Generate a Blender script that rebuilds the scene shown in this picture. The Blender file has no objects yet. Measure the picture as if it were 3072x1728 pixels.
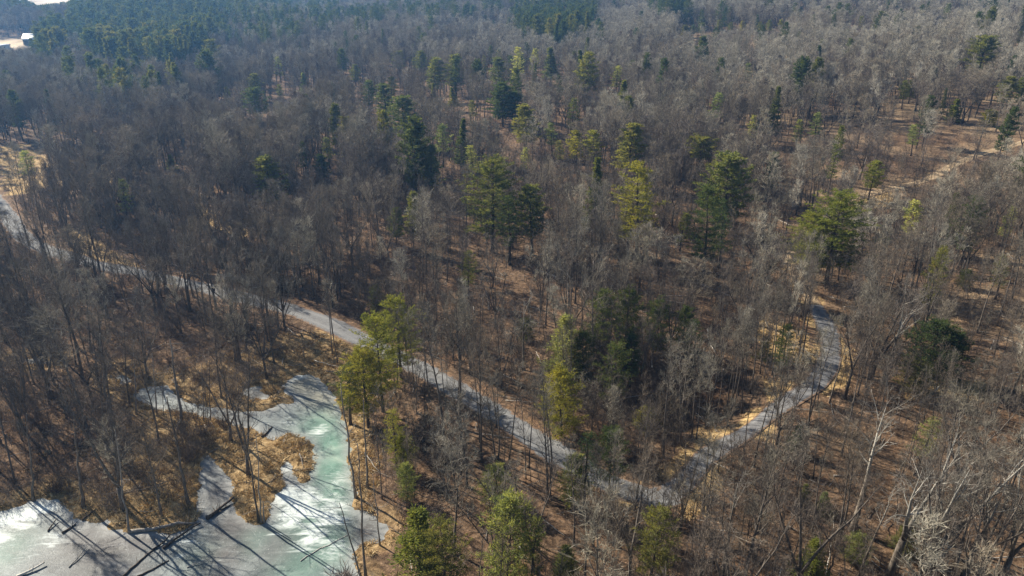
import bpy, math, random
import numpy as np
from mathutils import Vector

R = math.radians
SC = bpy.context.scene
COL = SC.collection

# ------------------------------------------------------------------ camera, world, sun, exposure
CAM_H, PITCH, FPX = 60.0, R(23.0), 2277.0          # photo is 3072 x 1728
cam_d = bpy.data.cameras.new('camera')
cam_d.sensor_width = 36.0
cam_d.lens = 36.0 * FPX / 3072.0
cam_d.clip_start, cam_d.clip_end = 1.0, 8000.0
cam = bpy.data.objects.new('camera', cam_d)
COL.objects.link(cam)
cam.location = (0, 0, CAM_H)
cam.rotation_euler = (math.pi / 2 - PITCH, 0, 0)
SC.camera = cam

SUN_TO = Vector((-0.79, 0.61, 0.0)).normalized()     # horizontal direction towards the sun
SUN_EL = R(33.0)
world = bpy.data.worlds.new('World')
SC.world = world
world.use_nodes = True
wn = world.node_tree.nodes
sky = wn.new('ShaderNodeTexSky')
sky.sky_type = 'NISHITA'
sky.sun_disc = False
sky.sun_elevation = SUN_EL
sky.sun_rotation = math.atan2(SUN_TO.x, SUN_TO.y)
sky.air_density, sky.dust_density = 1.0, 0.6
wn['Background'].inputs['Strength'].default_value = 0.05
world.node_tree.links.new(sky.outputs[0], wn['Background'].inputs['Color'])
sun_d = bpy.data.lights.new('sun', 'SUN')
sun_d.energy, sun_d.angle, sun_d.color = 5.0, R(0.55), (1.0, 0.91, 0.76)
sun = bpy.data.objects.new('sun', sun_d)
COL.objects.link(sun)
sdir = Vector((SUN_TO.x * math.cos(SUN_EL), SUN_TO.y * math.cos(SUN_EL), math.sin(SUN_EL)))
sun.rotation_euler = sdir.to_track_quat('Z', 'Y').to_euler()
SC.view_settings.view_transform = 'Standard'
SC.view_settings.look = 'None'
SC.view_settings.gamma = 1.0
SC.view_settings.exposure = 1.18
SC.render.engine = 'CYCLES'
SC.cycles.max_bounces = 5
SC.cycles.diffuse_bounces = 1
SC.cycles.glossy_bounces = 2
SC.cycles.transmission_bounces = 3
SC.cycles.volume_bounces = 0
SC.cycles.transparent_max_bounces = 4
SC.cycles.use_denoising = True
SC.cycles.denoiser = 'OPENIMAGEDENOISE'
SC.cycles.denoising_input_passes = 'RGB_ALBEDO_NORMAL'
SC.cycles.denoising_prefilter = 'NONE'
SC.cycles.use_adaptive_sampling = False
SC.cycles.caustics_reflective = SC.cycles.caustics_refractive = False

# ------------------------------------------------------------------ projection helpers
CP, SP = math.cos(PITCH), math.sin(PITCH)

def proj(P):
    """world points (n,3) -> photo pixels (n,2), depth"""
    P = np.atleast_2d(np.asarray(P, float))
    dx, dy, dz = P[:, 0], P[:, 1], P[:, 2] - CAM_H
    dep = dy * CP - dz * SP
    upc = dy * SP + dz * CP
    dep_s = np.maximum(dep, 0.1)
    return np.stack([1536 + FPX * dx / dep_s, 864 - FPX * upc / dep_s], 1), dep

def ray(px, py):
    a, b = (px - 1536) / FPX, (864 - py) / FPX
    d = np.array([a, CP + b * SP, -SP + b * CP])
    return d / np.linalg.norm(d)

def on_plane(px, py, z):
    d = ray(px, py)
    t = (z - CAM_H) / d[2]
    return np.array([d[0] * t, d[1] * t, z])

# ------------------------------------------------------------------ noise and terrain
def vnoise(x, y, scale, seed=0):
    x = np.asarray(x, float) / scale
    y = np.asarray(y, float) / scale
    xi, yi = np.floor(x).astype(np.int64), np.floor(y).astype(np.int64)
    xf, yf = x - xi, y - yi
    u, v = xf * xf * (3 - 2 * xf), yf * yf * (3 - 2 * yf)
    def h(a, b):
        n = (a * 374761393 + b * 668265263 + seed * 2147483647) & 0x7fffffff
        n = ((n ^ (n >> 13)) * 1274126177) & 0x7fffffff
        n = (n ^ (n >> 16)) & 0xffff
        return n / 65535.0
    return (h(xi, yi) * (1 - u) * (1 - v) + h(xi + 1, yi) * u * (1 - v)
            + h(xi, yi + 1) * (1 - u) * v + h(xi + 1, yi + 1) * u * v) * 2 - 1

def ss(a, b, x):
    t = np.clip((np.asarray(x, float) - a) / (b - a), 0, 1)
    return t * t * (3 - 2 * t)

def base_z(x, y):
    x = np.asarray(x, float); y = np.asarray(y, float)
    r = np.hypot(x, y)
    z = 15 * ss(120, 480, y) * ss(-30, 260, x)
    z = z + 16 * ss(450, 1050, y) * ss(-330, 0, x)
    z = z + 30 * ss(900, 2000, y)
    z = z + 15 * np.exp(-((x + 300) / 120) ** 2 - ((y - 700) / 110) ** 2)
    z = z + 13 * np.exp(-((x + 440) / 90) ** 2 - ((y - 720) / 75) ** 2)
    z = z + 2.6 * vnoise(x, y, 85, 3) * ss(120, 300, r) + 1.0 * vnoise(x, y, 33, 4) * ss(90, 200, r)
    z = z - 7.0 * np.exp(-((x - 26) / 8.5) ** 2 - ((y - 100) / 6.5) ** 2)          # hollow inside the bend
    z = z + 4.5 * np.exp(-((x - 13.5) / 6.5) ** 2 - ((y - 109.5) / 5.5) ** 2)  # mound added up-sun so that its shadow falls into the hollow
    return z

ICE_Z = -1.2
ICE_PX = [[(0, 1537), (45, 1520), (95, 1505), (125, 1497), (180, 1497), (195, 1520), (235, 1560), (270, 1568),
  (315, 1562), (330, 1592), (363, 1588), (388, 1600), (442, 1585), (470, 1600), (520, 1602), (565, 1588), (592, 1568), (600, 1550), (598, 1450),
  (599, 1380), (623, 1366), (665, 1406), (688, 1424), (698, 1471), (693, 1499), (702, 1518), (735, 1555),
  (768, 1569), (796, 1567), (812, 1523), (820, 1485), (848, 1462), (843, 1424), (845, 1396), (857, 1375),
  (869, 1387), (880, 1415), (897, 1438), (913, 1448), (927, 1434), (939, 1396), (943, 1364), (936, 1331),
  (913, 1310), (876, 1303), (838, 1307), (824, 1319), (796, 1305), (763, 1284), (712, 1279), (674, 1261),
  (600, 1251), (562, 1236), (506, 1237), (454, 1223), (412, 1204), (401, 1195), (417, 1169), (454, 1158),
  (506, 1158), (525, 1186), (553, 1204), (590, 1214), (646, 1223), (698, 1230), (749, 1237), (801, 1232),
  (838, 1214), (876, 1209), (880, 1195), (852, 1176), (845, 1158), (862, 1141), (890, 1125), (922, 1120),
  (955, 1134), (979, 1158), (1007, 1190), (1025, 1223), (1037, 1275), (1044, 1331), (1049, 1378), (1053, 1448),
  (1068, 1490), (1068, 1523), (1096, 1537), (1142, 1560), (1156, 1588), (1152, 1621), (1114, 1626), (1077, 1635),
  (1058, 1668), (1068, 1705), (1086, 1728), (1110, 1800), (1110, 2050), (-500, 2050), (-500, 1560)],
  [(738, 1162), (773, 1162), (808, 1186), (796, 1195), (749, 1202), (738, 1186)],
  [(340, 1120), (372, 1126), (394, 1142), (398, 1160), (375, 1156), (350, 1140)],
  [(70, 1075), (140, 1080), (150, 1090), (80, 1092)]]
ICE_POLY = [np.array([on_plane(a, b, ICE_Z)[:2] for a, b in p]) for p in ICE_PX]

def poly_sdf(x, y, poly):
    """signed distance, negative inside"""
    x = np.asarray(x, float); y = np.asarray(y, float)
    d2 = np.full(x.shape, 1e18)
    inside = np.zeros(x.shape, bool)
    n = len(poly)
    for i in range(n):
        ax, ay = poly[i]; bx, by = poly[(i + 1) % n]
        ex, ey = bx - ax, by - ay
        t = np.clip(((x - ax) * ex + (y - ay) * ey) / (ex * ex + ey * ey + 1e-12), 0, 1)
        d2 = np.minimum(d2, (x - ax - t * ex) ** 2 + (y - ay - t * ey) ** 2)
        c = ((ay > y) != (by > y))
        with np.errstate(divide='ignore', invalid='ignore'):
            xc = ax + (y - ay) * ex / (ey if ey != 0 else 1e-12)
        inside ^= c & (x < xc)
    d = np.sqrt(d2)
    return np.where(inside, -d, d)

def ice_sdf(x, y):
    x = np.asarray(x, float); y = np.asarray(y, float)
    d = np.full(x.shape, 99.0)
    m = (x > -140) & (x < 20) & (y < 190) & (y > 5)
    if m.any():
        dd = np.full(m.sum(), 99.0)
        for p in ICE_POLY:
            dd = np.minimum(dd, poly_sdf(x[m], y[m], p))
        d[m] = dd
    return d

def polyline_dist(x, y, line):
    x = np.asarray(x, float); y = np.asarray(y, float)
    d2 = np.full(x.shape, 1e18)
    for i in range(len(line) - 1):
        ax, ay = line[i][:2]; bx, by = line[i + 1][:2]
        ex, ey = bx - ax, by - ay
        t = np.clip(((x - ax) * ex + (y - ay) * ey) / (ex * ex + ey * ey + 1e-12), 0, 1)
        d2 = np.minimum(d2, (x - ax - t * ex) ** 2 + (y - ay - t * ey) ** 2)
    return np.sqrt(d2)

TS = np.concatenate([np.arange(45, 300, 0.5), np.arange(300, 3200, 3.0)])
def hit(px, py, dz=0.0):
    """where a photo pixel's ray meets the land (raised by dz)"""
    d = ray(px, py)
    P = d[None, :] * TS[:, None] + np.array([0, 0, CAM_H])
    below = P[:, 2] < base_z(P[:, 0], P[:, 1]) + dz
    i = int(np.argmax(below)) if below.any() else len(TS) - 1
    p = P[i]
    return np.array([p[0], p[1], float(base_z(p[0], p[1]))])

def smooth_line(pts, step=1.5):
    pts = np.array(pts, float)
    for _ in range(3):                                   # Chaikin
        q = 0.75 * pts[:-1] + 0.25 * pts[1:]
        r = 0.25 * pts[:-1] + 0.75 * pts[1:]
        mid = np.empty((2 * len(q), 2)); mid[0::2] = q; mid[1::2] = r
        pts = np.vstack([pts[:1], mid, pts[-1:]])
    s = np.concatenate([[0], np.cumsum(np.hypot(*np.diff(pts, axis=0).T))])
    t = np.arange(0, s[-1], step)
    return np.stack([np.interp(t, s, pts[:, 0]), np.interp(t, s, pts[:, 1])], 1)

ROAD_PX = [(-260, 440), (-120, 510), (-40, 575), (20, 640), (60, 705), (110, 742), (223, 775), (278, 796), (398, 816), (517, 842), (636, 869), (716, 891),
           (795, 910), (875, 930), (974, 968), (1048, 1004), (1183, 1069), (1262, 1108), (1334, 1150), (1421, 1204),
           (1521, 1264), (1580, 1306), (1660, 1358), (1799, 1440), (1890, 1484), (1975, 1502), (2040, 1478)]
LANE_PX = [(2000, 1492), (2040, 1465), (2076, 1423), (2107, 1383), (2154, 1352), (2200, 1324), (2247, 1296), (2309, 1243),
           (2378, 1200), (2440, 1160), (2480, 1110), (2493, 1060), (2490, 1015), (2478, 975), (2460, 945), (2440, 915)]
TRACK_PX = [(2440, 915), (2415, 870), (2385, 820), (2366, 785), (2380, 740), (2430, 680), (2490, 630), (2560, 592), (2684, 566), (2783, 541),
            (2843, 505), (2903, 477), (2962, 457), (3022, 445), (3090, 425), (3300, 380)]
ROAD = smooth_line([hit(a, b)[:2] for a, b in ROAD_PX])
LANE = smooth_line([hit(a, b)[:2] for a, b in LANE_PX])
TRACK = smooth_line([hit(a, b)[:2] for a, b in TRACK_PX])

def road_dist(x, y):
    x = np.asarray(x, float); y = np.asarray(y, float)
    return np.minimum(polyline_dist(x, y, ROAD[::3]) - 0.6, polyline_dist(x, y, LANE[::2])), polyline_dist(x, y, TRACK[::3])

def land_z(x, y, d_ice=None, bump=True):
    z = base_z(x, y)
    if d_ice is None:
        d_ice = ice_sdf(x, y)
    n = 0.45 * vnoise(x, y, 1.3, 8) + 0.25 * vnoise(x, y, 0.6, 9)
    d = d_ice + n
    shore = ICE_Z + np.where(d > 0, 0.05 + 0.22 * np.minimum(d, 1.2) + 0.10 * np.maximum(d - 1.2, 0), np.maximum(d, -2) * 0.5)
    w = ss(3, 14, d_ice)
    return shore * (1 - w) + z * w

def px_poly(pts):
    return np.array([hit(a, b)[:2] for a, b in pts])

# dry golden grass areas and open fields, traced on the ground
GRASS_POLY = [px_poly(p) for p in [
    [(205, 680), (250, 690), (330, 750), (420, 800), (400, 812), (300, 785), (215, 760)],
    [(0, 440), (95, 440), (130, 470), (330, 490), (350, 550), (120, 560), (60, 600), (0, 560)],
    [(2060, 1290), (2130, 1280), (2215, 1310), (2150, 1345), (2090, 1375)],
    [(2045, 1480), (2110, 1410), (2160, 1400), (2170, 1450), (2110, 1540), (2050, 1560)],
    [(2480, 930), (2520, 1000), (2560, 1090), (2540, 1160), (2460, 1190), (2500, 1080)],
    [(2290, 1140), (2380, 1150), (2370, 1200), (2310, 1210)],
    [(2700, 1130), (2960, 1150), (2950, 1200), (2720, 1200)],
    [(2250, 990), (2300, 950), (2420, 1000), (2430, 1080), (2330, 1110)],
    [(2520, 600), (2680, 575), (2680, 620), (2530, 640)],
    [(600, 620), (760, 700), (720, 720), (560, 650)],
]]
FIELD_PX = [[(-120, 118), (70, 119), (112, 133), (80, 148), (55, 153), (-120, 156)],
            [(50, -30), (320, -30), (262, 2), (200, 14), (112, 24), (78, 9)]]
FIELD_POLY = [px_poly(p) for p in FIELD_PX]
MEADOW = GRASS_POLY[1]

# ------------------------------------------------------------------ mesh building
class MB:
    """collects triangles for one mesh"""
    def __init__(s): s.v, s.t, s.m, s.n = [], [], [], 0
    def add(s, v, t, m=0):
        v = np.asarray(v, float).reshape(-1, 3); t = np.asarray(t, np.int64).reshape(-1, 3)
        s.v.append(v); s.t.append(t + s.n); s.m.append(np.full(len(t), m, np.int32)); s.n += len(v)
    def tube(s, p, r, sides=5, m=0, cap=True):
        p = np.asarray(p, float); n = len(p)
        r = np.broadcast_to(np.asarray(r, float), (n,))
        tg = np.gradient(p, axis=0)
        tg /= np.linalg.norm(tg, axis=1)[:, None] + 1e-9
        ref = np.array([1.0, 0.13, 0.07]) if abs(tg[0, 0]) < 0.8 else np.array([0.1, 1.0, 0.05])
        a = np.cross(tg, ref); a /= np.linalg.norm(a, axis=1)[:, None] + 1e-9
        b = np.cross(tg, a)
        th = np.arange(sides) * 2 * np.pi / sides
        ring = p[:, None, :] + r[:, None, None] * (np.cos(th)[None, :, None] * a[:, None, :] + np.sin(th)[None, :, None] * b[:, None, :])
        v = ring.reshape(-1, 3)
        i = np.arange(n - 1)[:, None] * sides; j = np.arange(sides)[None, :]; k = (j + 1) % sides
        q0, q1, q2, q3 = i + j, i + k, i + sides + k, i + sides + j
        t = np.concatenate([np.stack([q0, q2, q1], -1).reshape(-1, 3), np.stack([q0, q3, q2], -1).reshape(-1, 3)])
        if cap:
            v = np.vstack([v, p[-1:], p[:1]])
            e = (n - 1) * sides
            t = np.vstack([t, np.stack([e + j[0], np.full(sides, n * sides), e + k[0]], -1),
                           np.stack([k[0], np.full(sides, n * sides + 1), j[0]], -1)])
        s.add(v, t, m)
    def slivers(s, p, d, L, w, rng, m=0):
        """thin triangles (twigs, needles, blades)"""
        n = len(p)
        side = np.cross(d, rng.normal(size=(n, 3))); side /= np.linalg.norm(side, axis=1)[:, None] + 1e-9
        L = np.broadcast_to(L, (n,))[:, None]; w = np.broadcast_to(w, (n,))[:, None]
        v = np.stack([p - side * w / 2, p + side * w / 2, p + d * L], 1).reshape(-1, 3)
        s.add(v, np.arange(3 * n).reshape(-1, 3), m)
    def blades(s, p, d, L, w, rng, m=0):
        """needle sprays: kite-shaped, widest past the middle"""
        n = len(p)
        side = np.cross(d, rng.normal(size=(n, 3))); side /= np.linalg.norm(side, axis=1)[:, None] + 1e-9
        L = np.broadcast_to(L, (n,))[:, None]; w = np.broadcast_to(w, (n,))[:, None]
        v = np.stack([p, p + d * L * .55 - side * w / 2, p + d * L, p + d * L * .55 + side * w / 2], 1).reshape(-1, 3)
        b = np.arange(n)[:, None] * 4
        s.add(v, np.concatenate([b + [0, 1, 2], b + [0, 2, 3]]), m)
    def box(s, x0, x1, y0, y1, z0, z1, m=0):
        v = [(x, y, z) for z in (z0, z1) for y in (y0, y1) for x in (x0, x1)]
        f = [(0, 2, 3, 1), (4, 5, 7, 6), (0, 1, 5, 4), (2, 6, 7, 3), (0, 4, 6, 2), (1, 3, 7, 5)]
        s.add(v, [t for a, b, c, d in f for t in ((a, b, c), (a, c, d))], m)
    def mesh(s, name, mats, smooth=False):
        me = bpy.data.meshes.new(name)
        v = np.vstack(s.v); t = np.vstack(s.t); mi = np.concatenate(s.m)
        me.vertices.add(len(v)); me.vertices.foreach_set('co', v.astype(np.float32).ravel())
        me.loops.add(3 * len(t)); me.loops.foreach_set('vertex_index', t.astype(np.int32).ravel())
        me.polygons.add(len(t))
        me.polygons.foreach_set('loop_start', np.arange(0, 3 * len(t), 3, dtype=np.int32))
        me.polygons.foreach_set('material_index', mi)
        if smooth:
            me.polygons.foreach_set('use_smooth', np.ones(len(t), bool))
        for mm in (mats if isinstance(mats, (list, tuple)) else [mats]):
            me.materials.append(mm)
        me.update(calc_edges=True)
        return me

def link(name, data, parent=None, **props):
    o = bpy.data.objects.new(name, data)
    COL.objects.link(o)
    if parent is not None:
        o.parent = parent
    for k, v in props.items():
        o[k] = v
    return o

# ------------------------------------------------------------------ materials
class NT:
    def __init__(s, name):
        s.mat = bpy.data.materials.new(name); s.mat.use_nodes = True
        s.t = s.mat.node_tree; s.n = s.t.nodes; s.n.clear()
        s.out = s.n.new('ShaderNodeOutputMaterial')
    def l(s, a, b): s.t.links.new(a, b)
    def node(s, kind, **kw):
        nd = s.n.new('ShaderNode' + kind)
        for k, v in kw.items():
            setattr(nd, k, v)
        return nd
    def noise(s, scale, detail=4, rough=0.6, vec=None, dist=0.0):
        nd = s.node('TexNoise'); nd.inputs['Scale'].default_value = scale
        nd.inputs['Detail'].default_value = detail; nd.inputs['Roughness'].default_value = rough
        nd.inputs['Distortion'].default_value = dist
        if vec is not None: s.l(vec, nd.inputs['Vector'])
        return nd.outputs['Fac']
    def ramp(s, fac, stops, interp='LINEAR'):
        nd = s.node('ValToRGB'); cr = nd.color_ramp; cr.interpolation = interp
        while len(cr.elements) > 1: cr.elements.remove(cr.elements[-1])
        for i, (p, c) in enumerate(stops):
            e = cr.elements[0] if i == 0 else cr.elements.new(p)
            e.position = p; e.color = (*c, 1) if len(c) == 3 else c
        s.l(fac, nd.inputs['Fac'])
        return nd.outputs['Color']
    def mix(s, fac, a, b, blend='MIX'):
        nd = s.node('Mix', data_type='RGBA', blend_type=blend)
        for sock, val in ((nd.inputs['Factor'], fac), (nd.inputs[6], a), (nd.inputs[7], b)):
            if hasattr(val, 'is_output'): s.l(val, sock)
            else: sock.default_value = val if not isinstance(val, tuple) else ((*val, 1) if len(val) == 3 else val)
        return nd.outputs[2]
    def math(s, op, a, b=0.0, c=None, clamp=False):
        nd = s.node('Math', operation=op, use_clamp=clamp)
        for i, val in enumerate((a, b, c)):
            if val is None: continue
            if hasattr(val, 'is_output'): s.l(val, nd.inputs[i])
            else: nd.inputs[i].default_value = val
        return nd.outputs[0]
    def attr(s, name): return s.node('Attribute', attribute_name=name).outputs['Fac']
    def bump(s, h, strength, dist):
        nd = s.node('Bump'); nd.inputs['Strength'].default_value = strength; nd.inputs['Distance'].default_value = dist
        s.l(h, nd.inputs['Height']); return nd.outputs['Normal']
    def bsdf(s, col, rough=0.9, normal=None, spec=0.2):
        nd = s.node('BsdfPrincipled')
        nd.inputs['Roughness'].default_value = rough if not hasattr(rough, 'is_output') else 0.5
        if hasattr(rough, 'is_output'): s.l(rough, nd.inputs['Roughness'])
        nd.inputs['Specular IOR Level'].default_value = spec
        if hasattr(col, 'is_output'): s.l(col, nd.inputs['Base Color'])
        else: nd.inputs['Base Color'].default_value = (*col, 1)
        if normal is not None: s.l(normal, nd.inputs['Normal'])
        s.l(nd.outputs[0], s.out.inputs['Surface'])
        return nd

def objpos(n): return n.node('NewGeometry').outputs['Position']

def mat_ground():
    n = NT('ground'); pos = objpos(n)
    big, mid, fine, vf = n.noise(0.035, 3, .5, pos), n.noise(0.22, 5, .65, pos), n.noise(1.6, 5, .7, pos), n.noise(7.0, 3, .7, pos)
    litter = n.ramp(fine, [(.28, (.036, .025, .017)), (.46, (.112, .076, .049)), (.60, (.215, .148, .097)), (.76, (.38, .275, .19))])
    tint = n.ramp(mid, [(.3, (.70, .66, .64)), (.5, (1.0, .95, .90)), (.7, (1.22, 1.02, .88))])
    litter = n.mix(1.0, litter, tint, 'MULTIPLY')
    tan = n.ramp(fine, [(.3, (.15, .10, .06)), (.5, (.27, .19, .115)), (.72, (.42, .32, .21))])
    ftan = n.math('MULTIPLY', n.math('SUBTRACT', n.math('ADD', big, n.attr('tan')), .62), 6.0, clamp=True)
    c = n.mix(ftan, litter, tan)
    gold = n.ramp(n.noise(2.6, 4, .7, pos), [(.3, (.20, .125, .05)), (.5, (.42, .285, .13)), (.7, (.60, .45, .25))])
    g = n.math('MULTIPLY', n.math('SUBTRACT', n.math('ADD', n.attr('gold'), n.math('MULTIPLY', n.math('SUBTRACT', mid, .5), 1.3)), .38), 4.0, clamp=True)
    c = n.mix(g, c, gold)
    marsh = n.ramp(n.noise(0.9, 6, .75, pos), [(.3, (.05, .033, .018)), (.44, (.18, .118, .055)), (.56, (.36, .25, .125)), (.74, (.56, .42, .24))])
    mf = n.math('MULTIPLY', n.math('SUBTRACT', n.math('ADD', n.attr('marsh'), n.math('MULTIPLY', n.math('SUBTRACT', mid, .5), .8)), .35), 4.0, clamp=True)
    c = n.mix(mf, c, marsh)
    field = n.ramp(n.noise(.05, 4, .6, pos), [(.3, (.50, .38, .24)), (.7, (.66, .55, .40))])
    c = n.mix(n.attr('field'), c, field)
    moss = n.math('MULTIPLY', n.math('SUBTRACT', n.noise(.12, 4, .6, pos), .66), 6.0, clamp=True)
    c = n.mix(n.math('MULTIPLY', moss, .45), c, (.10, .10, .04))
    h = n.math('ADD', n.math('MULTIPLY', fine, .7), n.math('MULTIPLY', vf, .3))
    n.bsdf(c, .95, n.bump(h, 1.0, .25), .1)
    return n.mat

def mat_ice():
    n = NT('ice'); pos = objpos(n)
    mpi = n.node('Mapping'); mpi.inputs['Rotation'].default_value = (0, 0, R(62)); mpi.inputs['Scale'].default_value = (.35, 1.25, 1); n.l(pos, mpi.inputs['Vector'])
    w1, w2, w3 = n.noise(.2, 8, .68, pos, 1.2), n.noise(.62, 9, .74, mpi.outputs[0], .9), n.noise(5.0, 3, .7, pos)
    gr = n.ramp(w1, [(.3, (.08, .088, .095)), (.48, (.17, .19, .20)), (.62, (.29, .32, .325)), (.75, (.42, .46, .455))])
    green = n.ramp(n.noise(.3, 5, .6, pos, 1.0), [(.3, (.09, .19, .15)), (.5, (.19, .33, .27)), (.7, (.38, .50, .42))])
    c = n.mix(n.math('MULTIPLY', n.attr('green'), n.math('ADD', w2, .45), clamp=True), gr, green)
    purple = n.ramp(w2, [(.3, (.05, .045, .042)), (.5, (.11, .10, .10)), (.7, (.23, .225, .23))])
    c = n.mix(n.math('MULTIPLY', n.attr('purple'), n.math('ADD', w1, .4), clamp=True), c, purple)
    tanc = n.ramp(w2, [(.3, (.24, .225, .18)), (.7, (.44, .425, .35))])
    c = n.mix(n.attr('beige'), c, tanc)
    wf = n.math('MULTIPLY', n.math('SUBTRACT', n.math('ADD', n.attr('white'), n.math('MULTIPLY', n.math('SUBTRACT', w2, .5), 2.4)), .36), 2.6, clamp=True)
    c = n.mix(n.math('MULTIPLY', wf, .92), c, (.74, .80, .79))
    edge = n.math('MULTIPLY', n.attr('edge'), n.math('ADD', w2, .25), clamp=True)
    c = n.mix(n.math('MULTIPLY', edge, .7), c, (.46, .46, .45))
    spots = n.math('MULTIPLY', n.math('SUBTRACT', n.noise(3.2, 5, .8, pos), .60), 12.0, clamp=True)
    c = n.mix(n.math('MULTIPLY', spots, .6), c, (.60, .62, .62))
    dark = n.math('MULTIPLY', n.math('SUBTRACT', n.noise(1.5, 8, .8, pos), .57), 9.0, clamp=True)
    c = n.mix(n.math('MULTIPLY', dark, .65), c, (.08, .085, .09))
    vo = n.node('TexVoronoi', feature='DISTANCE_TO_EDGE'); vo.inputs['Scale'].default_value = .22
    mp = n.node('VectorMath', operation='ADD'); n.l(pos, mp.inputs[0])
    cn = n.node('TexNoise'); cn.inputs['Scale'].default_value = .35; n.l(pos, cn.inputs['Vector'])
    sc = n.node('VectorMath', operation='SCALE'); sc.inputs['Scale'].default_value = 2.5; n.l(cn.outputs['Color'], sc.inputs[0]); n.l(sc.outputs[0], mp.inputs[1])
    n.l(mp.outputs[0], vo.inputs['Vector'])
    crack = n.math('LESS_THAN', vo.outputs['Distance'], .008)
    c = n.mix(n.math('MULTIPLY', crack, .12), c, (.55, .58, .58))
    rough = n.math('ADD', n.math('MULTIPLY', w2, .4), .28)
    n.bsdf(n.mix(1.0, c, (.80, .81, .80), 'MULTIPLY'), rough, n.bump(n.math('ADD', w3, n.math('MULTIPLY', w2, 2.0)), .5, .05), .12)
    return n.mat

def mat_gravel(name, a, b, d):
    n = NT(name); pos = objpos(n)
    f = n.noise(3.5, 6, .75, pos); m = n.noise(.35, 4, .6, pos)
    c = n.ramp(f, [(.3, a), (.52, b), (.75, d)])
    rut = n.attr('rut')
    c = n.mix(n.math('MULTIPLY', rut, n.math('ADD', m, .15), clamp=True), c, d)
    damp = n.math('MULTIPLY', n.math('SUBTRACT', n.noise(.5, 6, .7, pos, .5), .52), 6.0, clamp=True)
    c = n.mix(n.math('MULTIPLY', damp, .6), c, a)
    leaves = n.math('MULTIPLY', n.math('SUBTRACT', n.math('ADD', n.attr('rim'), n.math('MULTIPLY', n.math('SUBTRACT', n.noise(1.2, 5, .7, pos), .5), 2.4)), .55), 5.0, clamp=True)
    c = n.mix(leaves, c, (.19, .12, .075))
    c = n.mix(n.math('MULTIPLY', n.math('SUBTRACT', m, .42), 1.2, clamp=True), c, b)
    n.bsdf(c, .92, n.bump(f, .8, .06), .15)
    return n.mat

def rnd(n): return n.node('ObjectInfo').outputs['Random']

def mat_bark(name, dark, mid, pale, top=None):
    n = NT(name)
    tc = n.node('TexCoord').outputs['Object']
    mp = n.node('Mapping'); mp.inputs['Scale'].default_value = (1, 1, .25); n.l(tc, mp.inputs['Vector'])
    f = n.noise(5.0, 5, .7, mp.outputs[0])
    c = n.ramp(f, [(.3, dark), (.52, mid), (.75, pale)])
    if top is not None:
        z = n.node('SeparateXYZ'); n.l(tc, z.inputs[0])
        k = n.math('MULTIPLY', n.math('SUBTRACT', n.math('ADD', z.outputs['Z'], n.math('MULTIPLY', n.noise(.9, 3, .6, tc), 5.0)), 10.0), .3, clamp=True)
        pc = n.ramp(n.noise(1.6, 4, .7, tc), [(.32, (.22, .20, .17)), (.48, top), (.7, tuple(min(.8, v * 1.25) for v in top))])
        c = n.mix(k, c, pc)
    v = n.math('ADD', n.math('MULTIPLY', rnd(n), .7), .65)
    hs = n.node('HueSaturation'); n.l(c, hs.inputs['Color']); n.l(v, hs.inputs['Value'])
    n.bsdf(hs.outputs[0], .9, n.bump(f, .6, .05), .1)
    return n.mat

def mat_twig(name, stops):
    n = NT(name)
    c = n.ramp(rnd(n), stops)
    n.bsdf(c, .85, None, .15)
    return n.mat

def mat_needle(name, stops):
    n = NT(name)
    oi = n.node('ObjectInfo')
    c = n.ramp(oi.outputs['Random'], stops)
    tc = n.node('TexCoord').outputs['Object']
    f = n.noise(.55, 4, .6, tc)
    c = n.mix(1.0, c, n.ramp(f, [(.3, (.62, .70, .72)), (.5, (1, 1, 1)), (.7, (1.35, 1.22, .85))]), 'MULTIPLY')
    c = n.mix(1.0, c, oi.outputs['Color'], 'MULTIPLY')
    d = n.node('BsdfDiffuse'); n.l(c, d.inputs['Color'])
    t = n.node('BsdfTranslucent'); n.l(n.mix(1.0, c, (1.25, 1.15, .55), 'MULTIPLY'), t.inputs['Color'])
    ms = n.node('MixShader'); ms.inputs[0].default_value = .48
    n.l(d.outputs[0], ms.inputs[1]); n.l(t.outputs[0], ms.inputs[2]); n.l(ms.outputs[0], n.out.inputs['Surface'])
    return n.mat

def mat_plain(name, col, rough=.6, var=.25, scale=2.0, metal=0.0):
    n = NT(name); tc = n.node('TexCoord').outputs['Object']
    f = n.noise(scale, 4, .6, tc)
    c = n.ramp(f, [(.3, tuple(v * (1 - var) for v in col)), (.7, tuple(min(.9, v * (1 + var)) for v in col))])
    b = n.bsdf(c, rough); b.inputs['Metallic'].default_value = metal
    return n.mat

M_GROUND, M_ICE = mat_ground(), mat_ice()
M_ROAD = mat_gravel('road_gravel', (.10, .10, .105), (.165, .167, .17), (.25, .25, .25))
M_LANE = mat_gravel('lane_gravel', (.09, .09, .095), (.15, .15, .155), (.23, .23, .235))
M_TRACK = mat_gravel('track_dirt', (.22, .15, .085), (.36, .26, .155), (.48, .37, .24))
M_BARK = mat_bark('bark', (.05, .042, .035), (.125, .106, .09), (.26, .23, .195))
M_BARK_PINE = mat_bark('pine_bark', (.04, .03, .024), (.085, .068, .055), (.15, .125, .105))
M_BARK_PALE = mat_bark('pale_bark', (.07, .058, .046), (.16, .135, .11), (.27, .235, .195), top=(.34, .32, .28))
M_SNAG = mat_bark('dead_wood', (.10, .09, .08), (.21, .19, .17), (.36, .335, .305))
M_LOG = mat_bark('log_wood', (.035, .028, .022), (.09, .072, .058), (.20, .17, .14))
M_LOG_PALE = mat_bark('bleached_wood', (.30, .27, .23), (.48, .45, .40), (.66, .63, .58))
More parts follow.
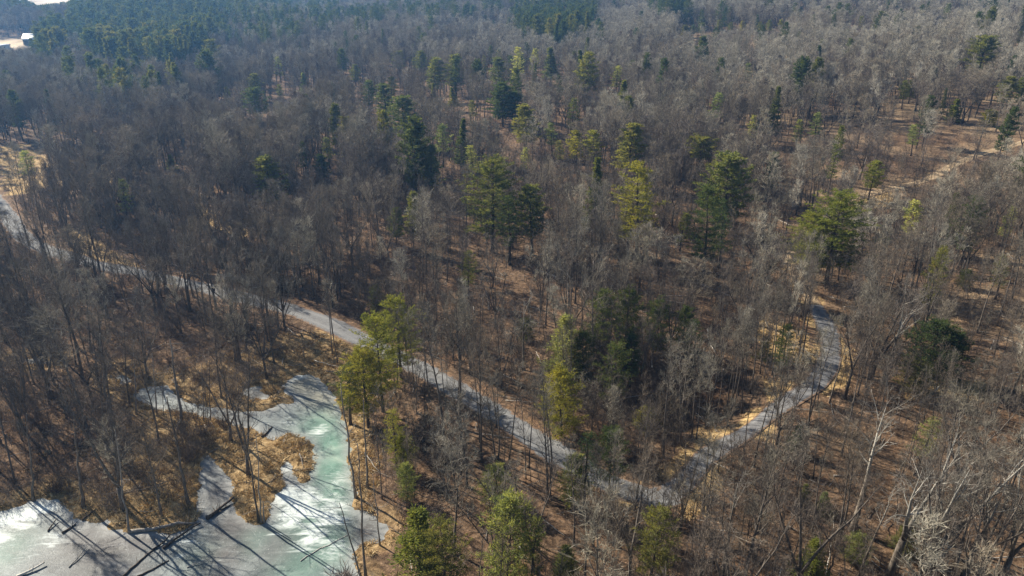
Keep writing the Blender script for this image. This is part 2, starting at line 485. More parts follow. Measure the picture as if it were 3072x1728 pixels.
M_TWIGS_LIT = [mat_twig('grey_twigs_lit', [(0, (.285, .255, .19)), (1, (.44, .40, .315))]), mat_twig('brown_twigs_lit', [(0, (.215, .18, .13)), (1, (.33, .285, .22))]),  # far twigs: paler copies, sunlit brightness put into the colour
           mat_twig('ashen_twigs_lit', [(0, (.335, .305, .24)), (1, (.47, .435, .36))]), mat_twig('dark_twigs_lit', [(0, (.13, .105, .085)), (1, (.22, .185, .155))])]
M_TWIGS_NEAR = [mat_twig('grey_twigs_near', [(0, (.16, .142, .108)), (1, (.27, .243, .19))]), mat_twig('brown_twigs_near', [(0, (.125, .10, .073)), (1, (.21, .172, .13))]),  # near twigs: darker copies of the same twig colours
            mat_twig('ashen_twigs_near', [(0, (.17, .153, .122)), (1, (.27, .246, .203))]), mat_twig('dark_twigs_near', [(0, (.085, .068, .056)), (1, (.15, .125, .105))])]
TW_OF = [0, 1, 2, 0, 1, 3, 2, 3]
M_TWIG_PALE = mat_twig('pale_twigs', [(0, (.19, .168, .145)), (1, (.27, .245, .21))])
M_BRUSH = mat_twig('brush_twigs', [(0, (.085, .06, .045)), (.5, (.15, .115, .092)), (1, (.25, .205, .17))])
M_NEEDLE = mat_needle('pine_needles', [(0, (.088, .114, .056)), (.5, (.122, .140, .060)), (1, (.152, .160, .066))])
M_GRASS = mat_twig('dry_grass', [(0, (.42, .285, .13)), (.5, (.60, .43, .22)), (1, (.74, .58, .34))])

# ------------------------------------------------------------------ the ground, ice and roads
def axis(segs):
    out = []
    for a, b, st in segs:
        out.append(np.arange(a, b, st))
    return np.concatenate(out)
gx = np.concatenate([-np.geomspace(2600, 135, 60), axis([(-132, -78, 1.6), (-78, -8, .42), (-8, 132, .9)]), np.geomspace(133, 2600, 60)])
gy = np.concatenate([np.arange(-120, 44, 8.0), axis([(44, 112, .42), (112, 240, .95)]), np.geomspace(241, 2600, 90)])
GX, GY = np.meshgrid(gx, gy)
fx, fy = GX.ravel(), GY.ravel()
D_ICE = ice_sdf(fx, fy)
d_road, d_track = road_dist(fx, fy)
GZ = land_z(fx, fy, D_ICE)
near_m = (np.hypot(fx, fy) < 330)
rough = .16 * vnoise(fx, fy, 2.3, 21) + .10 * vnoise(fx, fy, 1.1, 22)
GZ += np.where(near_m, rough * ss(2.6, 5.0, np.minimum(d_road, d_track)) * ss(.6, 3, np.abs(D_ICE)), 0)
nxg, nyg = len(gx), len(gy)
ii = (np.arange(nyg - 1)[:, None] * nxg + np.arange(nxg - 1)[None, :]).ravel()
gmb = MB()
gmb.add(np.stack([fx, fy, GZ], 1), np.concatenate([np.stack([ii, ii + 1, ii + nxg + 1], 1), np.stack([ii, ii + nxg + 1, ii + nxg], 1)]))
gme = gmb.mesh('ground', M_GROUND, True)
gold = np.maximum(.8 * np.exp(-np.maximum(d_road - 1.9, 0) ** 2 / 2.5) * ss(-20, 25, fx) * ss(-.1, .5, vnoise(fx, fy, 7, 43)), .5 * np.exp(-np.maximum(d_track - 1.3, 0) ** 2 / 3))
for p in GRASS_POLY:
    gold = np.maximum(gold, 1 - ss(-1.5, 1.5, poly_sdf(fx, fy, p)))
marsh = (1 - ss(4, 22, D_ICE)) * (1 - ss(-27, -17, fx)) * (.30 + .70 * ss(-58, -42, fx + 3 * vnoise(fx, fy, 6, 91)))  + .5 * (1 - ss(1, 5, D_ICE))
field = np.zeros_like(fx)
for p in FIELD_POLY:
    field = np.maximum(field, 1 - ss(-6, 6, poly_sdf(fx, fy, p)))
tan_a = .12 * ss(40, 90, fx) + .10 * ss(160, 300, fy) * ss(60, 150, fx)
for nm, arr in (('gold', gold), ('marsh', marsh), ('field', field), ('tan', tan_a)):
    a = gme.attributes.new(nm, 'FLOAT', 'POINT'); a.data.foreach_set('value', arr.astype(np.float32))
link('ground', gme, kind='structure', label='leaf strewn brown forest floor with golden dry grass', category='ground')

def ground_z(x, y):
    x = np.atleast_1d(np.asarray(x, float)); y = np.atleast_1d(np.asarray(y, float))
    return land_z(x, y)

# frozen pond
ix, iy = np.arange(-130, 6, .8), np.arange(20, 172, .8)
IX, IY = np.meshgrid(ix, iy); ax_, ay_ = IX.ravel(), IY.ravel()
imb = MB()
jj = (np.arange(len(iy) - 1)[:, None] * len(ix) + np.arange(len(ix) - 1)[None, :]).ravel()
dI = ice_sdf(ax_, ay_)
tri = np.concatenate([np.stack([jj, jj + 1, jj + len(ix) + 1], 1), np.stack([jj, jj + len(ix) + 1, jj + len(ix)], 1)])
tri = tri[(dI[tri] < 2.2).all(1)]
used = np.unique(tri); remap = np.zeros(len(ax_), np.int64); remap[used] = np.arange(len(used))
ax_, ay_, dI = ax_[used], ay_[used], dI[used]
imb.add(np.stack([ax_, ay_, np.full(len(ax_), ICE_Z)], 1), remap[tri])
ime = imb.mesh('pond_ice', M_ICE, True)
def blobs(lst):
    v = np.zeros(len(ax_))
    for px, py, rx, w in lst:
        c = on_plane(px, py, ICE_Z); rr = rx / 2277 * np.linalg.norm(c - [0, 0, CAM_H]) * 1.15
        v = np.maximum(v, w * np.exp(-((ax_ - c[0]) ** 2 + ((ay_ - c[1]) / 1.4) ** 2) / rr ** 2))
    return v
ICE_ATTR = {
    'white': blobs([(40, 1545, 60, .85), (110, 1525, 50, .85), (160, 1512, 40, .8), (900, 1520, 60, .85), (990, 1540, 60, .75), (860, 1490, 40, .8), (950, 1600, 60, .7),
                    (1000, 1640, 40, .6), (850, 1560, 40, .6), (870, 1265, 40, .5), (960, 1290, 30, .6), (860, 1400, 25, .5), (1020, 1440, 40, .5), (900, 1130, 25, .7),
                    (150, 1640, 50, .45), (560, 1640, 60, .35), (500, 1190, 40, .45), (640, 1235, 40, .35), (1000, 1720, 50, .5), (0, 1600, 50, .6)]),
    'green': blobs([(1000, 1330, 60, 1.0), (970, 1270, 60, .9), (1000, 1400, 60, 1.0), (1010, 1470, 50, .9), (940, 1560, 80, .7), (20, 1650, 50, .5),
                    (900, 1690, 80, .7), (760, 1620, 50, .5), (1030, 1250, 35, .8), (620, 1660, 60, .35), (1000, 1640, 60, .8)]),
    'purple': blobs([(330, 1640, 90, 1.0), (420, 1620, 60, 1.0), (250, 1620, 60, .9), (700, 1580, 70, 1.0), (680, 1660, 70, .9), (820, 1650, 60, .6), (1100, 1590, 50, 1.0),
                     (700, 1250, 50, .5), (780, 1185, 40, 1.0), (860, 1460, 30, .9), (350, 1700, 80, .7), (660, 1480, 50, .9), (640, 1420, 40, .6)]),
    'beige': blobs([(930, 1150, 45, .9), (970, 1190, 45, .8), (1000, 1230, 30, .5)]),
    'edge': 1 - ss(0, 1.6, -dI)}
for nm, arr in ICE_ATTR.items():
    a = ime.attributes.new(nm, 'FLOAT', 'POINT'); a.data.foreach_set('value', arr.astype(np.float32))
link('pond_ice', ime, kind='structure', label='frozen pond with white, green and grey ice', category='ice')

def ribbon(name, line, width, mat, label, zoff):
    line = np.asarray(line)
    tg = np.gradient(line, axis=0); tg /= np.linalg.norm(tg, axis=1)[:, None]
    nr = np.stack([-tg[:, 1], tg[:, 0]], 1)
    k = 13; u = np.linspace(-1, 1, k)
    w = width / 2 * (1 + .10 * vnoise(np.arange(len(line)), np.zeros(len(line)), 5, 5) + .08 * vnoise(np.arange(len(line)), np.zeros(len(line)), 2, 6))
    P = line[:, None, :] + nr[:, None, :] * (u[None, :, None] * w[:, None, None])
    x, y = P[..., 0].ravel(), P[..., 1].ravel()
    U = np.tile(u, len(line))
    z = land_z(x, y) + zoff + .05 * (1 - U ** 2)
    mb = MB(); q = (np.arange(len(line) - 1)[:, None] * k + np.arange(k - 1)[None, :]).ravel()
    mb.add(np.stack([x, y, z], 1), np.concatenate([np.stack([q, q + k + 1, q + 1], 1), np.stack([q, q + k, q + k + 1], 1)]))
    me = mb.mesh(name, mat, True)
    for nm, arr in (('rut', np.exp(-((np.abs(U) - .48) / .16) ** 2)), ('rim', ss(.6, 1.0, np.abs(U)) * .85 + .10 + .12 * np.exp(-(U / .16) ** 2))):
        a = me.attributes.new(nm, 'FLOAT', 'POINT'); a.data.foreach_set('value', arr.astype(np.float32))
    return link(name, me, kind='structure', label=label, category='road')
ribbon('gravel_road', ROAD, 4.5, M_ROAD, 'pale grey gravel road running diagonally through the woods', .06)
ribbon('gravel_lane', LANE, 3.5, M_LANE, 'dark grey gravel lane curving uphill past golden grass', .10)
ribbon('dirt_track', TRACK, 3.4, M_TRACK, 'tan dirt track climbing the right hillside', .05)

# ------------------------------------------------------------------ tree templates
def unit(v): return v / (np.linalg.norm(v, axis=-1, keepdims=True) + 1e-9)

def grow(p, d, L, n, gn, up, rng):
    pts = [np.array(p, float)]; d = np.array(d, float)
    for _ in range(n):
        d = unit(d + rng.normal(0, gn, 3) + np.array([0, 0, up]))
        pts.append(pts[-1] + d * (L / n))
    return np.array(pts)

def along(pts, t):
    f = t * (len(pts) - 1); i = min(int(f), len(pts) - 2); k = f - i
    return pts[i] * (1 - k) + pts[i + 1] * k, unit(pts[i + 1] - pts[i])

def tilt(d, ang, rng):
    s = np.cross(d, rng.normal(size=3)); s = unit(s)
    return unit(d * math.cos(ang) + s * math.sin(ang))

def make_bare(seed, H=18, bole=.45, crown=3.4, nl=15, ns=6, nt=5, nf=5, r0=.19, leaders=1, tw=.016, el=(35, 62), gn=.10, wob=.025, prof='round', fork=.35, tlen=1.0, lr=.022):
    """returns (trunk MB, list of (limb MB, twig MB)); limbs follow a real branching order"""
    rng = np.random.default_rng(seed)
    trunk = MB(); limbs = []
    def taper(n, a, b): return a + (b - a) * np.linspace(0, 1, n) ** .85
    stems = []
    main = grow((0, 0, -.3), (rng.normal(0, .04), rng.normal(0, .04), 1), H + .3, 11, wob, .03, rng)
    if leaders == 1:
        rad = taper(12, r0, .025); rad[0] *= 1.35
        trunk.tube(main, rad, 7)
        stems.append((main, rad, bole))
    else:
        nf_ = max(3, int(12 * fork))
        low = main[:nf_]; rad = taper(nf_, r0 * 1.15, r0 * .85); rad[0] *= 1.3
        trunk.tube(low, rad, 7)
        a0 = rng.uniform(0, 6.28)
        for k in range(leaders):
            a = a0 + k * 6.283 / leaders + rng.normal(0, .25)
            s = R(rng.uniform(14, 32))
            d = (math.cos(a) * math.sin(s), math.sin(a) * math.sin(s), math.cos(s))
            L = (H - low[-1][2]) * rng.uniform(.85, 1.05)
            st = grow(low[-1], d, L, 8, .07, .07, rng)
            rr = taper(9, r0 * .72, .02)
            trunk.tube(st, rr, 6)
            stems.append((st, rr, .22))
    for st, rr, t0 in stems:
        n = nl if leaders == 1 else max(5, int(nl * 1.5 / leaders))
        az = rng.uniform(0, 6.28)
        for k in range(n):
            u = (k + rng.uniform(0, .8)) / n
            t = t0 + (1 - t0) * u * .97
            p, td = along(st, t)
            if prof == 'round': pf = .55 + .75 * math.sin(math.pi * min(1, .18 + .82 * u)) - .35 * u
            elif prof == 'vase': pf = .75 + .3 * u - .5 * u ** 3
            else: pf = 1.05 - .8 * u
            Ll = crown * pf * rng.uniform(.75, 1.3) * (1 if leaders == 1 else .72)
            az += 2.4 + rng.normal(0, .4)
            e = R(rng.uniform(*el) + 16 * u)
            d = unit(np.array([math.cos(az) * math.cos(e), math.sin(az) * math.cos(e), math.sin(e)]) + .25 * td * (leaders > 1))
            lp = grow(p, d, Ll, 6, gn, .05, rng)
            rs = np.interp(t, np.linspace(0, 1, len(rr)), rr)
            r = min(.6 * rs, .02 + lr * Ll)
            lm, tm = MB(), MB()
            lm.tube(lp, taper(7, r, .012), 5)
            bp, bd, bl = [], [], []
            for q in range(ns):
                s_ = .18 + .80 * (q + rng.uniform(0, .9)) / ns
                p2, d2 = along(lp, min(s_, .98))
                L2 = (.62 * Ll * (1 - .55 * s_) + .35) * rng.uniform(.7, 1.25)
                sp = grow(p2, unit(tilt(d2, R(rng.uniform(25, 58)), rng) + [0, 0, .18]), L2, 4, .14, .06, rng)
                lm.tube(sp, taper(5, max(.011, r * .45 * (1 - .5 * s_)), .008), 3, cap=False)
                for w in range(nt):
                    s3 = .2 + .8 * (w + rng.uniform(0, .9)) / nt
                    p3, d3 = along(sp, min(s3, .98))
                    L3 = (.5 * L2 * (1 - .4 * s3) + .3) * rng.uniform(.7, 1.3) * tlen
                    dd = unit(tilt(d3, R(rng.uniform(20, 55)), rng) + [0, 0, .15])
                    tp = grow(p3, dd, L3, 2, .15, .05, rng)
                    tm.tube(tp, [tw * .75, tw * .6, tw * .3], 3, cap=False)
                    for f in range(nf):
                        p4, d4 = along(tp, rng.uniform(.1, 1))
                        bp.append(p4); bd.append(unit(tilt(d4, R(rng.uniform(15, 50)), rng) + [0, 0, .12])); bl.append(rng.uniform(.35, .95) * tlen)
            if bp:
                tm.slivers(np.array(bp), np.array(bd), np.array(bl), tw * 1.25, rng)
            limbs.append((lm, tm))
    return trunk, limbs

def cat_mb(mbs, ms):
    o = MB()
    for mb, m in zip(mbs, ms):
        for v, t in zip(mb.v, mb.t):
            pass
        if mb.n:
            vv = np.vstack(mb.v); tt = np.vstack(mb.t)
            o.add(vv, tt, m)
    return o

def make_pine(seed, H=20, crown=.72, rad=3.2, nw=20, nb=5, tufts=11, shape='tall', nl_=.5, nwid=.10, per=8, droop=0.0):
    """white-pine like: whorls of near-level boughs with needle sprays; returns trunk MB, foliage MB"""
    rng = np.random.default_rng(seed)
    tr, fo = MB(), MB()
    main = grow((0, 0, -.3), (0, 0, 1), H * .985 + .3, 10, .012, .02, rng)
    rr = .012 * H * (1 - np.linspace(0, 1, 11) ** 1.1) + .02
    rr[0] *= 1.3
    tr.tube(main, rr, 7)
    z0 = 1 - crown
    P, D = [], []
    for w in range(nw):
        u = (w + rng.uniform(-.25, .25)) / (nw - 1); u = min(max(u, 0), 1)
        t = z0 + crown * u
        if shape == 'cone': pf = 1.0 - .93 * u
        elif shape == 'broad': pf = .55 + .62 * math.sin(math.pi * (.12 + .80 * u)) - .30 * u ** 3
        elif shape == 'umbrella': pf = .35 + .75 * math.sin(math.pi * (.05 + .85 * u))
        else: pf = .70 + .42 * math.sin(math.pi * (.10 + .78 * u)) - .52 * u ** 2
        pf = max(pf, .08)
        az = rng.uniform(0, 6.28)
        n = nb if rng.random() > .12 else nb - 2
        for k in range(n):
            a = az + k * 6.283 / n + rng.normal(0, .22)
            L = rad * pf * rng.uniform(.62, 1.28)
            e = R(rng.normal(8 - droop, 6) + 34 * u ** 1.5)
            p, _ = along(main, min(t + rng.normal(0, .008), .99))
            bp = grow(p, (math.cos(a) * math.cos(e), math.sin(a) * math.cos(e), math.sin(e)), L, 5, .06, .035, rng)
            tr.tube(bp, .010 + .011 * L * (1 - np.linspace(0, 1, 6)), 3, cap=False)
            m = max(3, int(tufts * (.45 + .55 * pf)))
            s = np.clip(.22 + .80 * (np.arange(m) + rng.uniform(0, 1, m)) / m, 0, 1)
            for sk in s:
                q, dq = along(bp, min(sk, .999))
                sd = unit(np.cross(dq, [0, 0, 1.0]))
                off = rng.normal(0, .30) * (.5 + .6 * L / 3) * (1.15 - .7 * sk) * 1.2
                P.append(q + sd * off + [0, 0, rng.normal(.05, .09)])
                D.append(unit(dq + sd * np.sign(off) * .7 + [0, 0, .25]))
    P, D = np.array(P), np.array(D)
    P = np.repeat(P, per, 0); D = np.repeat(D, per, 0)
    n = len(P)
    P = P + rng.normal(0, .13, (n, 3)) * [1, 1, .55]
    d = unit(D * .75 + rng.normal(0, .62, (n, 3)) + [0, 0, .18])
    fo.blades(P, d, rng.uniform(.6, 1.15, n) * nl_, nwid * rng.uniform(.6, 1.3, n), rng)
    return tr, fo

def make_shrub(seed, H=2.6, stems=16, spread=1.0, tw=.014, nt=6, nf=4):
    rng = np.random.default_rng(seed); mb = MB()
    bp, bd, bl = [], [], []
    for k in range(stems):
        a = rng.uniform(0, 6.28); r0 = rng.uniform(0, .35)
        e = R(rng.uniform(42, 85))
        st = grow((math.cos(a) * r0, math.sin(a) * r0, -.1), (math.cos(a) * math.cos(e) * spread, math.sin(a) * math.cos(e) * spread, math.sin(e)), H * rng.uniform(.55, 1.05), 5, .13, .05, rng)
        mb.tube(st, [.016, .014, .012, .010, .008, .005], 3, cap=False)
        for w in range(nt):
            p, d = along(st, rng.uniform(.25, .98))
            tp = grow(p, unit(tilt(d, R(rng.uniform(20, 60)), rng) + [0, 0, .1]), H * rng.uniform(.12, .34), 2, .15, .04, rng)
            mb.tube(tp, [tw * .7, tw * .55, tw * .3], 3, cap=False)
            for f in range(nf):
                p4, d4 = along(tp, rng.uniform(.1, 1))
                bp.append(p4); bd.append(tilt(d4, R(rng.uniform(15, 55)), rng)); bl.append(H * rng.uniform(.06, .17))
    mb.slivers(np.array(bp), np.array(bd), np.array(bl), tw, rng)
    return mb

def make_tuft(seed, n=44, H=.6, rad=.4):
    rng = np.random.default_rng(seed); mb = MB()
    a = rng.uniform(0, 6.28, n); r = rad * np.sqrt(rng.uniform(0, 1, n))
    p = np.stack([np.cos(a) * r, np.sin(a) * r, np.full(n, -.04)], 1)
    lean = rng.uniform(.3, 2.4, n); wa = a + rng.normal(0, .7, n)
    d = unit(np.stack([np.cos(wa) * lean + .35, np.sin(wa) * lean - .2, np.ones(n)], 1))
    mb.slivers(p, d, H * rng.uniform(.5, 1.15, n), .085, rng)
    return mb

def make_stick(seed):
    rng = np.random.default_rng(seed); mb = MB()
    L = rng.uniform(1.2, 3.4)
    st = grow((-L / 2, 0, .06), (1, 0, 0), L, 5, .10, 0.0, rng); st[:, 2] = np.clip(st[:, 2], .03, .4)
    mb.tube(st, np.linspace(.05, .015, 6), 4)
    for k in range(rng.integers(1, 4)):
        p, d = along(st, rng.uniform(.3, .9))
        q = grow(p, tilt(d, R(45), rng), L * rng.uniform(.2, .4), 3, .12, .05, rng)
        q[:, 2] = np.clip(q[:, 2], .03, .8)
        mb.tube(q, np.linspace(.022, .008, 4), 3)
    return mb

# near bare trees (each: trunk mesh, crown mesh) ; far ones get fewer, thicker twigs
BARE_SPEC = [   # kwargs, mean crown radius m
    dict(H=19, bole=.48, crown=3.0, nl=15, prof='round', el=(38, 62)),
    dict(H=18, bole=.40, crown=3.6, nl=16, prof='round', el=(30, 58)),
    dict(H=17, bole=.55, crown=2.5, nl=13, prof='vase', el=(45, 66)),
    dict(H=18, bole=.34, crown=4.2, nl=17, prof='vase', el=(36, 60), r0=.22),
    dict(H=18, leaders=2, crown=3.8, nl=13, fork=.36, r0=.22),
    dict(H=17, leaders=3, crown=3.8, nl=14, fork=.30, r0=.23),
    dict(H=16, leaders=4, crown=3.2, nl=14, fork=.22, r0=.16),
    dict(H=20, bole=.60, crown=2.3, nl=12, prof='round', el=(40, 65), r0=.16),
]
NEAR = []
for i, kw in enumerate(BARE_SPEC):
    tk, lb = make_bare(100 + i, ns=5, nt=5, nf=3, tw=.015, lr=.028, **{**kw, 'crown': kw['crown'] * .92})
    cr = MB()
    allm = cat_mb([a for a, b in lb] + [b for a, b in lb], [0] * len(lb) + [1] * len(lb))
    NEAR.append((tk.mesh('trunk', M_BARK, True), allm.mesh('crown', [M_BARK, M_TWIGS_NEAR[TW_OF[i]]])))
TPL = bpy.data.collections.new('far_tree_shapes')
def tpl(coll, name, me):
    o = bpy.data.objects.new(name, me); coll.objects.link(o)
for i, kw in enumerate(BARE_SPEC):
    tk, lb = make_bare(200 + i, ns=5, nt=5, nf=3, tw=.030, tlen=1.1, lr=.028, **{**kw, 'nl': kw['nl'] + 2})
    allm = cat_mb([tk] + [a for a, b in lb] + [b for a, b in lb], [0] * (1 + len(lb)) + [1] * len(lb))
    tpl(TPL, 'bare_%02d' % i, allm.mesh('bare', [M_BARK, M_TWIGS_LIT[TW_OF[i]]]))

PINE_SPEC = {   # key: kwargs
    'tall':     [dict(H=20, crown=.72, rad=3.1, nw=20, shape='tall'), dict(H=20, crown=.66, rad=2.7, nw=17, shape='tall', nb=4)],
    'cone':     [dict(H=20, crown=.80, rad=3.3, nw=24, shape='cone'), dict(H=20, crown=.78, rad=2.8, nw=22, shape='cone')],
    'broad':    [dict(H=20, crown=.78, rad=4.0, nw=22, shape='broad', tufts=15, per=9), dict(H=20, crown=.74, rad=3.8, nw=20, shape='broad', tufts=14)],
    'thin':     [dict(H=20, crown=.62, rad=2.2, nw=14, shape='tall', nb=4, tufts=8, per=6), dict(H=20, crown=.70, rad=2.0, nw=15, shape='tall', nb=4, tufts=7, per=6)],
    'umbrella': [dict(H=20, crown=.42, rad=4.0, nw=12, shape='umbrella', tufts=13, per=9)],
    'young':    [dict(H=9, crown=.93, rad=2.3, nw=17, shape='broad', tufts=12, nl_=.38, nwid=.08, per=9), dict(H=9, crown=.9, rad=1.9, nw=15, shape='cone', tufts=11, nl_=.36, nwid=.08, per=9)],
}
PINE, PINE_FAR = {}, {}
k = 0
for key, lst in PINE_SPEC.items():
    PINE[key] = []; PINE_FAR[key] = []
    for kw in lst:
        t_, f_ = make_pine(300 + k, **kw); k += 1
        v = np.vstack(f_.v); wr = np.percentile(np.hypot(v[:, 0], v[:, 1]), 93)
        PINE[key].append((t_.mesh('trunk', M_BARK_PINE, True), f_.mesh('crown', M_NEEDLE), kw['H'], wr, kw['crown']))
k = 0
for key, lst in PINE_SPEC.items():
    for kw in lst:
        t_, f_ = make_pine(300 + k, **{**kw, 'nl_': kw.get('nl_', .5) * 1.25, 'nwid': kw.get('nwid', .1) * 2.1, 'per': max(5, kw.get('per', 8) - 1)}); k += 1
        PINE_FAR[key].append((t_.mesh('trunk', M_BARK_PINE, True), f_.mesh('crown', M_NEEDLE)))
PTPL = bpy.data.collections.new('far_pine_shapes')
M_NEEDLE_FAR = mat_needle('dark_needles', [(0, (.045, .078, .045)), (.5, (.07, .10, .05)), (1, (.105, .125, .055))])
for i, (key, lst) in enumerate([(a, b) for a, b in PINE_SPEC.items() if a in ('tall', 'cone', 'broad', 'thin')]):
    for j, kw in enumerate(lst):
        t_, f_ = make_pine(400 + 10 * i + j, **{**kw, 'tufts': 8, 'per': 5, 'nl_': .62, 'nwid': .20})
        tpl(PTPL, 'pine_%02d_%d' % (i, j), cat_mb([t_, f_], [0, 1]).mesh('pine', [M_BARK_PINE, M_NEEDLE_FAR]))

def scatter(name, pts, rot, scl, idx, coll, **props):
    """one object of geometry-node instances for what nobody could count"""
    pts = np.asarray(pts, np.float32)
    me = bpy.data.meshes.new(name)
    me.vertices.add(len(pts)); me.vertices.foreach_set('co', pts.ravel())
    for nm, ty, arr in (('rot', 'FLOAT_VECTOR', rot), ('scl', 'FLOAT_VECTOR', scl)):
        a = me.attributes.new(nm, ty, 'POINT'); a.data.foreach_set('vector', np.asarray(arr, np.float32).ravel())
    a = me.attributes.new('idx', 'INT', 'POINT'); a.data.foreach_set('value', np.asarray(idx, np.int32))
    o = link(name, me, kind='stuff', **props)
    ng = bpy.data.node_groups.new(name + '_scatter', 'GeometryNodeTree')
    ng.interface.new_socket('Geometry', in_out='INPUT', socket_type='NodeSocketGeometry')
    ng.interface.new_socket('Geometry', in_out='OUTPUT', socket_type='NodeSocketGeometry')
    N, Lk = ng.nodes, ng.links
    gi, go = N.new('NodeGroupInput'), N.new('NodeGroupOutput')
    ip = N.new('GeometryNodeInstanceOnPoints'); ci = N.new('GeometryNodeCollectionInfo')
    ci.inputs['Collection'].default_value = coll
    ci.inputs['Separate Children'].default_value = True; ci.inputs['Reset Children'].default_value = True
    def na(nm, ty):
        x = N.new('GeometryNodeInputNamedAttribute'); x.data_type = ty; x.inputs['Name'].default_value = nm
        return x.outputs['Attribute']
    er = N.new('FunctionNodeEulerToRotation')
    Lk.new(na('rot', 'FLOAT_VECTOR'), er.inputs[0])
    Lk.new(gi.outputs[0], ip.inputs['Points']); Lk.new(ci.outputs[0], ip.inputs['Instance'])
    ip.inputs['Pick Instance'].default_value = True
    Lk.new(na('idx', 'INT'), ip.inputs['Instance Index'])
    Lk.new(er.outputs[0], ip.inputs['Rotation']); Lk.new(na('scl', 'FLOAT_VECTOR'), ip.inputs['Scale'])
    Lk.new(ip.outputs[0], go.inputs[0])
    md = o.modifiers.new('scatter', 'NODES'); md.node_group = ng
    return o

